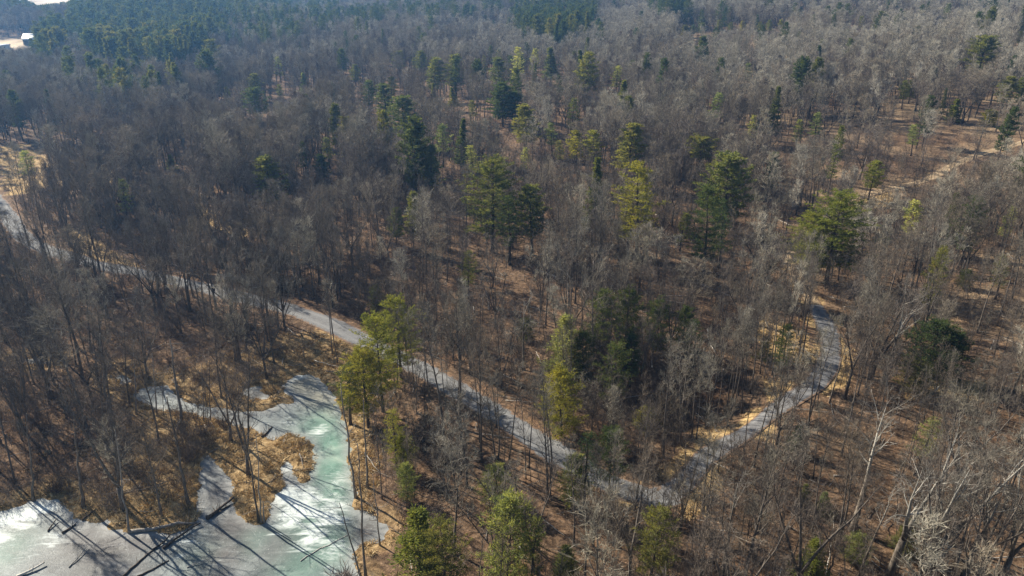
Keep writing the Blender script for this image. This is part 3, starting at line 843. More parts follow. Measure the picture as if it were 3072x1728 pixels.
# ------------------------------------------------------------------ evergreens traced from the photo
# x, y of the top, y of the crown's foot, crown width (photo pixels), shape, tint
PINES = [
 (777,221,278,60,'tall','g'),(775,266,338,80,'broad','d'),(918,219,278,45,'cone','p'),(843,171,223,35,'thin','p'),(847,254,294,30,'thin','g'),
 (517,465,505,65,'young','g'),(823,473,595,100,'tall','g'),(386,537,625,50,'thin','p'),(95,449,520,50,'thin','p'),(990,413,470,50,'thin','p'),
 (914,425,497,25,'thin','d'),(966,465,517,45,'tall','d'),
 (1199,155,203,70,'broad','g'),(1266,155,215,55,'tall','g'),(1306,175,262,55,'tall','g'),(1366,167,254,60,'tall','g'),(1457,167,211,40,'thin','p'),
 (1501,175,254,60,'tall','g'),(1553,143,230,35,'thin','p'),(1600,147,207,40,'thin','p'),(1652,143,235,60,'cone','g'),(1751,159,270,60,'tall','g'),
 (1847,199,258,40,'thin','p'),(1030,147,211,30,'tall','d'),(1068,195,240,50,'tall','g'),(1107,242,310,50,'tall','d'),(1163,254,342,75,'tall','d'),
 (1175,231,280,60,'tall','g'),(1215,294,397,80,'broad','d'),(1362,262,318,45,'cone','g'),(1421,302,346,35,'thin','g'),(1509,254,350,70,'broad','d'),
 (1545,278,350,80,'broad','d'),(1580,318,421,120,'tall','g'),(1330,370,449,50,'thin','p'),(1294,437,564,110,'cone','g'),(1477,485,690,150,'broad','g'),
 (1716,298,378,60,'thin','g'),(1728,393,469,60,'tall','y'),(1680,421,475,40,'thin','g'),(1779,393,473,60,'tall','y'),(1879,374,501,80,'tall','g'),
 (1906,489,690,120,'tall','y'),(1656,370,430,50,'thin','p'),(1421,437,500,50,'thin','p'),(1572,445,500,50,'thin','p'),(1596,560,690,85,'tall','g'),
 (1529,590,720,75,'tall','d'),
 (2056,76,95,32,'broad','g'),(2080,76,98,32,'tall','g'),(2108,72,95,40,'broad','g'),(2155,60,92,36,'tall','g'),(2195,68,92,30,'tall','g'),(2231,64,90,30,'tall','y'),
 (2283,68,92,26,'tall','g'),(2306,60,90,30,'tall','g'),(2346,60,80,20,'tall','y'),(2406,20,44,25,'tall','g'),(2450,4,20,22,'tall','g'),(2561,20,40,26,'thin','g'),
 (2632,0,20,18,'cone','g'),(2581,48,84,55,'thin','g'),(2831,12,72,60,'thin','g'),(2883,0,28,55,'tall','g'),(2927,111,211,95,'broad','g'),(2704,242,294,50,'thin','g'),
 (2724,236,290,40,'tall','g'),(2855,298,362,60,'young','y'),(3002,230,306,60,'tall','g'),(3054,234,302,50,'tall','g'),(2962,330,376,50,'young','y'),(2604,481,557,45,'tall','y'),
 (2092,417,473,80,'umbrella','g'),(2171,469,630,120,'broad','g'),(2732,374,430,50,'thin','p'),(2441,338,400,45,'thin','p'),(2386,358,420,45,'thin','p'),
 (2139,278,350,35,'thin','p'),(3065,95,120,30,'tall','y'),(2250,345,410,35,'thin','p'),(2240,190,240,40,'thin','p'),
 (1183,628,703,40,'tall','g'),(1405,751,846,50,'tall','g'),(1205,902,1080,115,'broad','y'),(1150,945,1150,120,'broad','y'),(1105,1040,1210,120,'broad','y'),(1050,1070,1190,85,'tall','g'),
 (1696,950,1112,140,'young','p'),(1835,1037,1180,85,'broad','d'),(1684,1117,1292,105,'young','y'),
 (2108,565,760,100,'tall','d'),(2155,600,740,60,'thin','d'),(2477,584,785,190,'broad','y'),(2420,640,790,120,'broad','y'),(2724,600,690,70,'thin','p'),(3002,616,700,50,'thin','p'),
 (2050,640,700,50,'thin','g'),(3020,770,850,60,'thin','g'),(2890,810,860,50,'young','g'),
 (2770,960,1110,120,'young','d'),(2830,1000,1130,90,'young','d'),(2740,1080,1170,90,'young','g'),(2365,980,1060,50,'tall','d'),
 (1179,1231,1345,60,'thin','y'),(1211,1307,1400,60,'young','y'),(1223,1387,1480,55,'young','p'),(1485,1406,1502,85,'young','p'),(1262,1530,1730,170,'young','y'),
 (1342,1570,1740,110,'broad','g'),(1521,1500,1740,130,'young','p'),(1751,1310,1460,70,'thin','d'),(1839,1295,1422,90,'broad','d'),(1938,1228,1290,75,'young','y'),
 (1938,1510,1710,100,'tall','g'),(1692,1640,1750,90,'young','g'),(1720,1375,1500,80,'young','p'),(1590,1560,1720,60,'thin','g'),
 (2426,1617,1740,115,'young','y'),(2744,1232,1350,85,'thin','p'),(2386,1280,1350,65,'young','d'),(2477,1482,1530,55,'young','p'),(2420,1460,1500,45,'young','g'),
 (2704,1553,1650,70,'young','g'),(2560,1600,1680,60,'young','p'),(1900,1010,1110,60,'tall','d'),(2095,960,1060,50,'thin','d'),(680,260,300,40,'thin','g'),(1130,860,930,40,'young','g'),(2290,1010,1070,45,'young','g'),(1580,960,1020,50,'young','g'),  # the dark-tinted pair here is added to shade the hollow
]
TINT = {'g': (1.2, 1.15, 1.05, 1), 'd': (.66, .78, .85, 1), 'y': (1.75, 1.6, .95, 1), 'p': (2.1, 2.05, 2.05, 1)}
prng = random.Random(11)
items = []          # all trees that may become individuals: dict(pos, H, kind, ...)
protect = []        # traced crowns in the picture with their distance, so that no filler stands in front
for (x, yt, yb, w, shp, tint) in PINES:
    j = prng.randrange(len(PINE[shp]))
    _, _, H0, wr, cf = PINE[shp][j]
    p = hit(x, yt + (yb - yt) / (cf * .96))
    d = ray(x, yt); hd = math.hypot(p[0], p[1]); t = hd / math.hypot(d[0], d[1])
    H = CAM_H + d[2] * t - p[2]
    lo, hi = (3.0, 14) if shp == 'young' else (9, 27)
    if H < lo or H > hi:
        H = min(max(H, lo), hi); p = hit(x, yt, H)
    dd = math.dist(p, (0, 0, CAM_H))
    wm = w * 1.12 / FPX * dd / 2
    sz = H / H0; sx = min(max(wm / wr, sz * .55), sz * 1.9)
    items.append(dict(p=p, H=H, kind='pine', shape=shp, var=j, sx=sx, sz=sz, tint=tint, traced=True, rz=prng.uniform(0, 6.28)))
    protect.append((x, (yt + yb) / 2, w * .55, (yb - yt) * .5, hd))
for (hx, hy, hh_) in ((14, 108, 9.5), (19, 112, 10.0), (24.5, 114, 9.0), (11, 103, 8.0), (29, 115, 7.5)):      # dense hemlocks added, not traced, to cast shade into the hollow
    items.append(dict(p=np.array([hx, hy, float(base_z(hx, hy))]), H=hh_, kind='pine', shape='young', var=0, sx=hh_ / 9 * 1.05, sz=hh_ / 9, tint='d', traced=True, rz=prng.uniform(0, 6.28)))
protect = np.array(protect)

# ------------------------------------------------------------------ bare trees traced from the photo: base x,y, top y, template, lean
BARES = [(2436,1601,1250,7),(2386,1549,1250,2),(2819,1246,1040,0),(2887,1254,1060,0),(324,954,616,4),(477,926,735,5),(572,934,690,4),(803,946,650,1),
 (163,1152,770,0),(103,1152,860,1),(246,1140,735,3),(294,1152,900,2),(430,880,660,0),(700,1000,800,5),(2154,1420,1190,2),(2230,1380,1130,7),(2110,1545,1210,2),(2040,1600,1300,5),
 (1400,1360,1090,7),(1440,1330,1040,7),(1490,1285,1060,2),(1655,1420,1130,2),(1780,1640,1330,7),(1905,1530,1200,7),(1720,1640,1350,2),(1840,1640,1400,6),
 (2280,1590,1330,2),(2340,1480,1180,7),(2330,1250,990,6),(2250,1180,920,2),(2160,1130,900,7),(1600,1720,1390,5),(1480,1700,1400,6),(1340,1500,1250,6),
 (3050,1330,1000,4),(2980,1270,1010,7),(2930,1000,740,0),(2990,980,700,0),(2730,900,640,4),(2600,830,560,7),(2790,830,590,7),(2230,1000,760,6),(1950,880,660,4),(2010,1060,830,5),
 (1310,960,740,0),(1360,1080,850,6),(1440,1120,850,6),(1260,900,700,1),(900,900,690,3),(640,760,560,3),(130,700,480,1),(90,740,520,0),(210,740,500,4),(60,900,640,3)]
for (x, yb, yt, v) in BARES:
    p = hit(x, yb); d = ray(x, yt); t = math.hypot(p[0], p[1]) / math.hypot(d[0], d[1])
    H = min(max(CAM_H + d[2] * t - p[2], 8), 23)
    s = H / BARE_SPEC[v]['H']
    items.append(dict(p=p, H=H, kind='bare', var=v, sx=s * prng.uniform(.85, 1.1), sz=s, traced=True, rz=prng.uniform(0, 6.28)))

# ------------------------------------------------------------------ the rest of the woods
STANDS = [([(215,40),(340,20),(480,10),(620,20),(690,105),(600,150),(560,185),(300,190),(215,110)], .97), ([(330,-40),(1000,-40),(1020,30),(900,80),(690,105),(620,20),(330,20)], .38),
          ([(680,80),(1180,25),(1300,50),(1020,75),(850,130),(680,120)], .4), ([(1530,40),(1640,20),(1790,20),(1780,90),(1690,130),(1560,110)], .8), ([(1950,-10),(2060,-10),(2060,50),(1960,50)], .75),
          ([(100,90),(230,80),(230,130),(110,200),(90,150)], .6), ([(200,220),(400,215),(560,250),(500,300),(250,270)], .3), ([(-50,-40),(330,-40),(330,20),(80,30),(-50,45)], .35),
          ([(1180,10),(1560,10),(1560,50),(1180,50)], .25)]
frng = np.random.default_rng(5)
cand = []
for (y0, y1, cell) in ((30, 230, 3.9), (230, 400, 4.6), (400, 700, 5.4), (700, 1050, 7.0), (1050, 1750, 10.0)):
    xs = np.arange(-1.0 * y1 - 40, 1.0 * y1 + 40, cell); ys = np.arange(y0, y1, cell)
    X, Y = np.meshgrid(xs, ys); X = X.ravel() + frng.uniform(-.5, .5, X.size) * cell; Y = Y.ravel() + frng.uniform(-.5, .5, Y.size) * cell
    cand.append(np.stack([X, Y], 1))
cand = np.vstack(cand)
ang = np.abs(np.arctan2(cand[:, 0], cand[:, 1])); rr_ = np.hypot(cand[:, 0], cand[:, 1])
cand = cand[(ang < R(41)) & (rr_ > 38)]
cz = base_z(cand[:, 0], cand[:, 1])
H = frng.uniform(13, 20, len(cand)) * np.where(frng.random(len(cand)) < .25, .72, 1)
pxm, _ = proj(np.stack([cand[:, 0], cand[:, 1], cz + .75 * H], 1))
pxt, dpt = proj(np.stack([cand[:, 0], cand[:, 1], cz + H], 1))
pxb, _ = proj(np.stack([cand[:, 0], cand[:, 1], cz], 1))
vis = (pxt[:, 1] < 1800) & (pxb[:, 1] > -60) & (pxm[:, 0] > -160) & (pxm[:, 0] < 3232)
def cut(m):
    global cand, cz, H, pxm, pxt, pxb, dpt
    cand, cz, H, pxm, pxt, pxb, dpt = cand[m], cz[m], H[m], pxm[m], pxt[m], pxb[m], dpt[m]
cut(vis)
dI_ = ice_sdf(cand[:, 0], cand[:, 1]); dr_, dt_ = road_dist(cand[:, 0], cand[:, 1])
keep = (dI_ > 1.5) & (dr_ > 3.4) & (dt_ > 2.6)
keep &= (((cand[:, 0] - 27) / 11) ** 2 + ((cand[:, 1] - 99) / 8) ** 2 > 1) | (frng.random(len(cand)) < .15)
left_marsh = (cand[:, 0] < -17) & (dI_ < 12)
keep &= ~(left_marsh & (frng.random(len(cand)) < np.where(cand[:, 0] < -38, .38, .93)))
keep &= ~((np.hypot(cand[:, 0], cand[:, 1]) < 210) & (frng.random(len(cand)) < .22 - .6 * vnoise(cand[:, 0], cand[:, 1], 24, 71)))
for pp, kp in (([(2300,390),(2900,400),(3080,420),(3080,620),(2300,600)], .2), ([(1150,560),(1560,560),(1600,830),(1000,800)], .55), ([(1650,560),(2100,560),(2100,720),(1650,760)], .5),
               ([(1230,960),(1500,1100),(1700,1300),(1500,1230),(1200,1050)], .35), ([(2600,1150),(3080,1150),(3080,1728),(2450,1728)], .6)):
    keep &= (poly_sdf(cand[:, 0], cand[:, 1], px_poly(pp)) > 0) | (frng.random(len(cand)) < kp)
for p in FIELD_POLY + [MEADOW]:
    keep &= poly_sdf(cand[:, 0], cand[:, 1], p) > (1.5 if p is MEADOW else 10)
for i, p in enumerate(GRASS_POLY):
    if i != 1: keep &= (poly_sdf(cand[:, 0], cand[:, 1], p) > .5) | (frng.random(len(cand)) < .15)
cut(keep)
# open views: thin out fillers whose crown would hide the roads, the ice, the traced pines or the far fields
pix_r = FPX * 2.6 / dpt
hd_ = np.hypot(cand[:, 0], cand[:, 1])
def overlap_line(line, z, dens):
    q, _ = proj(np.stack([line[:, 0], line[:, 1], base_z(line[:, 0], line[:, 1])], 1))
    qd = np.hypot(line[:, 0], line[:, 1])
    m = np.zeros(len(cand), bool)
    for (qx, qy), qh in zip(q[::2], qd[::2]):
        if -100 < qx < 3172 and qy < 1850:
            m |= (np.abs(pxm[:, 0] - qx) < pix_r + 6) & (qy > pxt[:, 1]) & (qy < pxm[:, 1] + .35 * (pxb[:, 1] - pxm[:, 1])) & (hd_ < qh)
    return m & (frng.random(len(cand)) > dens)
drop = overlap_line(ROAD[ROAD[:, 0] < -62], 0, .22) | overlap_line(ROAD[ROAD[:, 0] >= -62], 0, .85) | overlap_line(LANE, 0, .8) | overlap_line(TRACK[TRACK[:, 0] > 60], 0, .04) | overlap_line(TRACK[TRACK[:, 0] <= 60], 0, .6)
for gi_ in (2, 3, 4, 5, 6):
    gp = GRASS_POLY[gi_]; gp = np.vstack([gp, gp.mean(0, keepdims=True), .5 * (gp + np.roll(gp, 1, 0)), .5 * (gp + gp.mean(0, keepdims=True))])
    drop |= overlap_line(np.repeat(gp, 2, 0), 0, .4)
icep, _ = proj(np.stack([ax_[::7], ay_[::7], np.full(len(ax_[::7]), ICE_Z)], 1)); iced = np.hypot(ax_[::7], ay_[::7]); ok = (dI[::7] < -.5) & (icep[:, 1] < 1750) & (icep[:, 0] > -300)
mi = np.zeros(len(cand), bool)
for (qx, qy), qh in zip(icep[ok], iced[ok]):
    mi |= (np.abs(pxm[:, 0] - qx) < pix_r * .9) & (qy > pxt[:, 1]) & (qy < pxm[:, 1] + .3 * (pxb[:, 1] - pxm[:, 1])) & (hd_ < qh)
drop |= mi & (frng.random(len(cand)) > np.where(hd_ < 75, -1, .12))
for x, y, hw, hh, hdist in protect:
    m = (np.abs(pxm[:, 0] - x) < hw + pix_r * .7) & (pxt[:, 1] < y + hh) & (pxb[:, 1] > y - hh) & (hd_ < hdist + 1)
    m &= (pxt[:, 1] < y + hh * .75)
    drop |= m & (frng.random(len(cand)) > (.2 if hdist < 110 else .05))
trees_xy = np.array([it['p'][:2] for it in items])
for q in trees_xy:
    drop |= np.hypot(cand[:, 0] - q[0], cand[:, 1] - q[1]) < 2.2
cut(~drop); hd_ = np.hypot(cand[:, 0], cand[:, 1])
for fp in FIELD_PX:
    fp = np.array(fp, float); x0, x1 = fp[:, 0].min(), fp[:, 0].max()
    fd = np.mean([np.hypot(*hit(a, b)[:2]) for a, b in fp])
    m = (pxm[:, 0] > x0 - 8) & (pxm[:, 0] < x1 + 8) & (hd_ < fd)
    for i in np.nonzero(m)[0]:
        low = fp[:, 1].max() if len(fp) < 3 else np.interp(pxm[i, 0], *(lambda a: (a[:, 0], a[:, 1]))(fp[np.argsort(fp[:, 0])][fp[np.argsort(fp[:, 0])][:, 1] > fp[:, 1].mean() - 3]))
        if pxt[i, 1] < low < pxb[i, 1] + 60:
            H[i] *= max(.0, min(1, (pxb[i, 1] - low) / max(pxb[i, 1] - pxt[i, 1], 1e-3)))
cut(H > 4); hd_ = np.hypot(cand[:, 0], cand[:, 1])
# which fillers are evergreen
prob = np.where((pxm[:, 1] < 720) & (pxm[:, 0] > 950), .030, .012)
prob = np.where((pxm[:, 0] > 2300) & (pxm[:, 1] > 250) & (pxm[:, 1] < 900), .045, prob)
for poly, pr in STANDS:
    prob = np.where(poly_sdf(pxm[:, 0], pxm[:, 1], np.array(poly, float)) < 0, pr, prob)
prob = np.where(hd_ < 130, 0, prob)
is_pine = frng.random(len(cand)) < prob
far_scale = 1 + .35 * ss(330, 1000, hd_)
NZ = 1.1 * vnoise(cand[:, 0], cand[:, 1], 38, 61) + .5 * vnoise(cand[:, 0], cand[:, 1], 110, 62) - .55 * (1 - ss(-60, 60, cand[:, 0] / np.maximum(hd_, 1) * 120)) + .35 * ss(0, 90, cand[:, 0])
for i in range(len(cand)):
    if is_pine[i]:
        shp = ['tall', 'cone', 'broad', 'thin'][int(frng.choice(4, p=[.45, .2, .2, .15]))]; j = int(frng.integers(2))
        h = H[i] * (1.18 + .18 * (prob[i] > .5)); s = h / 20
        items.append(dict(p=np.array([*cand[i], cz[i]]), H=h, kind='pine', shape=shp, var=j, sx=s * frng.uniform(.9, 1.2) * far_scale[i], sz=s, tint='gd'[int(frng.random() < .6)], traced=False, rz=frng.uniform(0, 6.28)))
    else:
        w_ = np.array([.17, .15, .14, .12, .11, .08, .08, .13]); nz = NZ[i]
        w_ = w_ * np.array([{0: 1.0, 1: math.exp(-1.6 * nz), 2: math.exp(2.0 * nz), 3: math.exp(-2.0 * nz)}[q] for q in TW_OF]); w_ /= w_.sum()
        v = int(frng.choice(8, p=w_)); s = H[i] / BARE_SPEC[v]['H']
        items.append(dict(p=np.array([*cand[i], cz[i]]), H=H[i], kind='bare', var=v, sx=s * frng.uniform(.85, 1.2) * far_scale[i], sz=s, traced=False, rz=frng.uniform(0, 6.28)))
for i in range(150):                                     # slim trees lining the verges of the road and lane
    ln = ROAD if i % 3 else LANE
    j = int(frng.integers(4, len(ln) - 4)); tg = unit(ln[j + 2] - ln[j - 2]); sd = frng.choice([-1, -1, 1])
    o_ = frng.uniform(3.6, 8.0); q = ln[j] + np.array([tg[1], -tg[0]]) * o_ * -sd * (1 if i % 3 else -1)
    if q[0] < -75 or min(float(v[0]) for v in road_dist(q[:1], q[1:])) < 3.2 or float(ice_sdf(q[:1], q[1:])[0]) < 2: continue
    v = int(frng.choice([7, 2, 7, 0])); h = frng.uniform(11, 18); s = h / BARE_SPEC[v]['H']
    items.append(dict(p=np.array([q[0], q[1], 0.0]), H=h, kind='bare', var=v, sx=s * .8, sz=s, traced=False, rz=frng.uniform(0, 6.28)))
# settle on the land and rank by size in the picture
P = np.array([it['p'] for it in items]); P[:, 2] = land_z(P[:, 0], P[:, 1])
top, dep = proj(P + np.array([[0, 0, it['H']] for it in items])); bot, _ = proj(P)
for it, p, t, b, dd in zip(items, P, top, bot, dep):
    it['p'] = p; it['top'] = t; it['bot'] = b; it['dep'] = dd
    inside = max(0, min(b[1], 1728) - max(t[1], 0)) * (1 if -20 < .5 * (t[0] + b[0]) < 3092 else .0)
    it['size'] = inside + (1e5 if it['traced'] else 0) * (inside > 0)
single, rest = {}, {}
for kd in ('bare', 'pine'):
    lst = sorted([it for it in items if it['kind'] == kd], key=lambda it: -it['size'])
    cap = 300 - (14 if kd == 'bare' else 0)
    single[kd], rest[kd] = lst[:cap], lst[cap:]

# ------------------------------------------------------------------ labels that single out each tree
ORD = ['', 'second', 'third', 'fourth', 'fifth', 'sixth', 'seventh', 'eighth', 'ninth', 'tenth', 'eleventh', 'twelfth', 'thirteenth', 'fourteenth',
       'fifteenth', 'sixteenth', 'seventeenth', 'eighteenth', 'nineteenth', 'twentieth']
def ordinal(i, n):
    if i == 0: return 'leftmost'
    if i == n - 1: return 'rightmost'
    if i < 20: return ORD[i] + ' from left'
    tens = ['twenty', 'thirty', 'forty', 'fifty', 'sixty', 'seventy', 'eighty', 'ninety'][(i + 1) // 10 - 2]
    u = (i + 1) % 10
    base = (tens + '-' + ['', 'first', 'second', 'third', 'fourth', 'fifth', 'sixth', 'seventh', 'eighth', 'ninth'][u]) if u else tens[:-1] + 'ieth'
    return base + ' from left'
def zone(it):
    x, y = it['p'][:2]; bx, by = it['bot']
    di = float(ice_sdf(np.array([x]), np.array([y]))[0])
    dl = float(polyline_dist(np.array([x]), np.array([y]), LANE[::4])[0])
    dr = float(polyline_dist(np.array([x]), np.array([y]), ROAD[::4])[0])
    i = int(np.argmin(np.hypot(ROAD[:, 0] - x, ROAD[:, 1] - y))); tg = ROAD[min(i + 2, len(ROAD) - 1)] - ROAD[max(i - 2, 0)]
    near_side = (tg[0] * (y - ROAD[i, 1]) - tg[1] * (x - ROAD[i, 0])) < 0
    if di < 9: return 'at the edge of the frozen pond'
    if by > 1700: return 'along the bottom edge of the picture'
    if dl < 9: return 'beside the dark curving lane'
    if near_side and bx < 1050: return 'between the gravel road and the frozen pond'
    if near_side: return 'on the near side of the gravel road'
    if dr < 14: return 'just behind the gravel road'
    if by > 1000: return 'right of the dark curving lane' if bx > 2450 else 'inside the bend of the lane'
    if by > 640: return 'in the middle woods behind the road' if bx < 1900 else 'in the woods below the tan track'
    if by > 330: return 'on the upper slope, left half' if bx < 1536 else 'on the upper slope, right half'
    return 'on the distant ridge, left half' if bx < 1536 else 'on the distant ridge, right half'
def look(it):
    if it['kind'] == 'pine':
        c = {'g': 'green', 'd': 'dark green', 'y': 'yellow-green', 'p': 'pale green'}[it['tint']]
        s = {'tall': 'tall pine', 'cone': 'conical pine', 'broad': 'broad full pine', 'thin': 'thin sparse pine', 'umbrella': 'flat-topped pine', 'young': 'low bushy pine'}[it['shape']]
        return c + ' ' + s
    return ['tall bare tree', 'round-crowned bare tree', 'slender bare tree', 'spreading bare tree', 'twin-stemmed bare tree', 'forked bare tree', 'many-stemmed bare tree', 'thin straight bare tree'][it['var']]
def label_all(lst):
    g = {}
    for it in lst:
        g.setdefault((look(it), zone(it)), []).append(it)
    for (lk, zn), m in g.items():
        m.sort(key=lambda it: .5 * (it['top'][0] + it['bot'][0]))
        for i, it in enumerate(m):
            it['label'] = lk + ' ' + zn if len(m) == 1 else '%s, %s, %s' % (lk, ordinal(i, len(m)), zn)
label_all(single['bare']); label_all(single['pine'])

def place(root, p, rz, tx=0.0, ty=0.0):
    root.location = p; root.rotation_euler = (tx, ty, rz)
for it in single['bare']:
    r = link('bare_tree', None, label=it['label'], category='tree', group='bare winter trees')
    r.empty_display_size = .1
    place(r, it['p'], it['rz'], prng.gauss(0, .022), prng.gauss(0, .022)); r.scale = (it['sx'], it['sx'], it['sz'])
    tk, cr = NEAR[it['var']]
    link('trunk', tk, r); link('crown', cr, r)
for it in single['pine']:
    r = link('pine_tree', None, label=it['label'], category='pine', group='evergreen pines')
    r.empty_display_size = .1
    place(r, it['p'], it['rz'], prng.gauss(0, .012), prng.gauss(0, .012)); r.scale = (it['sx'], it['sx'], it['sz'])
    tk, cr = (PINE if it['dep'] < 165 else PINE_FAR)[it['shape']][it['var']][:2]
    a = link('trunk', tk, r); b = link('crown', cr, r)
    b.color = [c_ * (1.25 if it['dep'] > 165 and it['traced'] else 1.0) for c_ in TINT[it['tint']][:3]] + [1]  # far traced pines get a brighter colour to look sunlit
b_ = rest['bare']
scatter('bare_woods', [it['p'] for it in b_], [(0, 0, it['rz']) for it in b_], [(it['sx'], it['sx'], it['sz']) for it in b_], [it['var'] for it in b_], TPL,
        label='hazy mass of leafless grey woodland covering the hills', category='woodland')
b_ = rest['pine']
PI = {'tall': 0, 'cone': 2, 'broad': 4, 'thin': 6}
if b_:
    scatter('pine_woods', [it['p'] for it in b_], [(0, 0, it['rz']) for it in b_], [(it['sx'], it['sx'], it['sz']) for it in b_], [PI.get(it['shape'], 0) + it['var'] for it in b_], PTPL,
        label='distant dark evergreen stands on the far hills', category='woodland')

# ------------------------------------------------------------------ pale-barked giants at lower right and elsewhere: limbs as parts
GIANTS = [  # base px, top px y, lean(x,y), seed, kwargs, label
 (2663,1740,1335,(0,-.02),1,dict(H=17,leaders=2,fork=.45,crown=5.6,nl=13,prof='vase',el=(15,52),gn=.16,r0=.36),'dark-trunked tree with pale upper limbs at the bottom edge, left of the largest pale tree'),
 (2775,1712,1235,(.03,-.02),2,dict(H=19,leaders=3,fork=.30,crown=6.6,nl=9,prof='vase',el=(18,52),gn=.14,r0=.44),'largest pale-limbed spreading tree at lower right'),
 (2887,1735,1420,(.10,0),3,dict(H=15,bole=.45,crown=4.6,nl=9,prof='vase',el=(20,55),gn=.15,r0=.33),'dark-trunked tree leaning right, just right of the largest pale tree'),
 (3010,1728,1330,(.06,0),4,dict(H=16,leaders=3,fork=.15,crown=4.8,nl=10,gn=.14,r0=.25),'pale many-stemmed tree in the bottom right corner'),
 (2575,1735,1440,(.03,0),5,dict(H=14,bole=.5,crown=2.8,nl=8,prof='vase',el=(30,60),gn=.12,r0=.16),'slim pale tree at the bottom edge beside the yellow-green bush'),
 (2555,1601,1200,(.05,0),6,dict(H=18,bole=.55,crown=4.6,nl=11,prof='vase',el=(25,60),gn=.14,r0=.36),'thick dark-trunked tree with pale forked crown right of the curving lane'),
 (2644,1150,860,(.04,0),7,dict(H=18,bole=.32,crown=6.0,nl=10,prof='vase',el=(18,52),gn=.13,r0=.26),'pale-limbed tree sweeping right above the curving lane'),
 (2170,1735,1450,(0,0),8,dict(H=12,bole=.3,crown=4.2,nl=9,prof='vase',el=(15,55),gn=.17,r0=.20),'pale crooked tree at the bottom edge left of the yellow-green bush'),
 (900,835,650,(0,0),9,dict(H=15,bole=.30,crown=4.4,nl=11,prof='round',el=(25,55),gn=.12,r0=.20),'lone whitish tree against the dark woods behind the gravel road'),
 (480,925,720,(.02,0),10,dict(H=15,leaders=2,fork=.3,crown=4.6,nl=9,gn=.15,r0=.24),'pale forked tree on the near verge of the gravel road'),
 (572,936,700,(0,0),11,dict(H=16,bole=.4,crown=4.8,nl=9,prof='vase',gn=.15,r0=.24),'pale-limbed tree leaning over the gravel road'),
 (1570,1110,900,(.08,0),12,dict(H=13,bole=.3,crown=4.6,nl=9,prof='vase',gn=.18,el=(10,50),r0=.2),'pale crooked tree left of the pale green bush behind the road'),
 (2920,480,330,(.08,0),13,dict(H=17,bole=.5,crown=4.0,nl=9,prof='vase',gn=.13,r0=.2),'white-barked tree beside the tan track on the right hillside'),
 (2400,430,320,(0,0),14,dict(H=17,bole=.42,crown=4.0,nl=10,prof='vase',gn=.13,r0=.22),'pale tree standing tall above the upper slope clearing'),
]
for (x, yb, yt, lean, seed, kw, lab) in GIANTS:
    p = hit(x, yb); d = ray(x, yt); t = math.hypot(p[0], p[1]) / math.hypot(d[0], d[1])
    Hh = min(max(CAM_H + d[2] * t - p[2], 8), 23); s = Hh / kw['H']
    p[2] = ground_z(p[0], p[1])[0]
    tk, lb = make_bare(700 + seed, ns=4, nt=4, nf=3, tw=.015, lr=.042, **{**kw, 'r0': kw['r0'] * 1.25})
    r = link('pale_barked_tree', None, label=lab, category='tree', group='pale-barked trees')
    place(r, p, random.Random(seed).uniform(0, 6.28)); r.scale = (s, s, s)
    r.rotation_euler = (-lean[1], lean[0], 0)
    link('trunk', tk.mesh('trunk', M_BARK_PALE, True), r)
    for lm, tm in lb:
        l_ = link('limb', lm.mesh('limb', M_BARK_PALE, True), r)
        if tm.n: link('twigs', tm.mesh('twigs', M_TWIG_PALE), l_, kind='stuff')

# ------------------------------------------------------------------ dead snags by the pond (trunk path in photo pixels; heights along the stem)
def snag(name, base, top, H, r0, seed, label, bend=.03, nb=8, cat='dead tree'):
    rng = np.random.default_rng(900 + seed)
    p = on_plane(*base, ICE_Z + .1); p = np.array([p[0], p[1], ground_z(p[0], p[1])[0] - .15])
    p[2] = max(p[2], ICE_Z - .1)
    d = ray(*top); t = (p[1]) / d[1]                                 # leans in the plane across the view
    q = np.array([d[0] * t, p[1], CAM_H + d[2] * t])
    H = np.linalg.norm(q - p)
    st = p[None] + (q - p)[None] * np.linspace(0, 1, 9)[:, None]
    st[1:-1] += rng.normal(0, bend * H * .18, (7, 3)) * [1, 1, 0]
    r = link(name, None, label=label, category=cat, group='dead trees by the frozen pond'); r.location = p
    tr = MB(); rad = np.linspace(r0, r0 * .3, 9); rad[0] *= 1.5
    tr.tube(st - p, rad, 7); link('trunk', tr.mesh('trunk', M_SNAG if seed % 3 else M_BARK, True), r)
    for k in range(nb):
        u = rng.uniform(.35, .97); a, dd = along(st - p, u)
        br = grow(a, unit(tilt(dd, R(rng.uniform(45, 85)), rng)), rng.uniform(.6, 2.6) * (1.15 - .5 * u), 4, .16, .03, rng)
        mb = MB(); mb.tube(br, np.linspace(.045, .012, 5), 4)
        for _ in range(2):
            a2, d2 = along(br, rng.uniform(.4, .9)); mb.tube(grow(a2, tilt(d2, R(45), rng), rng.uniform(.4, .9), 2, .1, .05, rng), [.02, .014, .007], 3)
        link('branch', mb.mesh('branch', M_SNAG if seed % 3 else M_BARK), r)
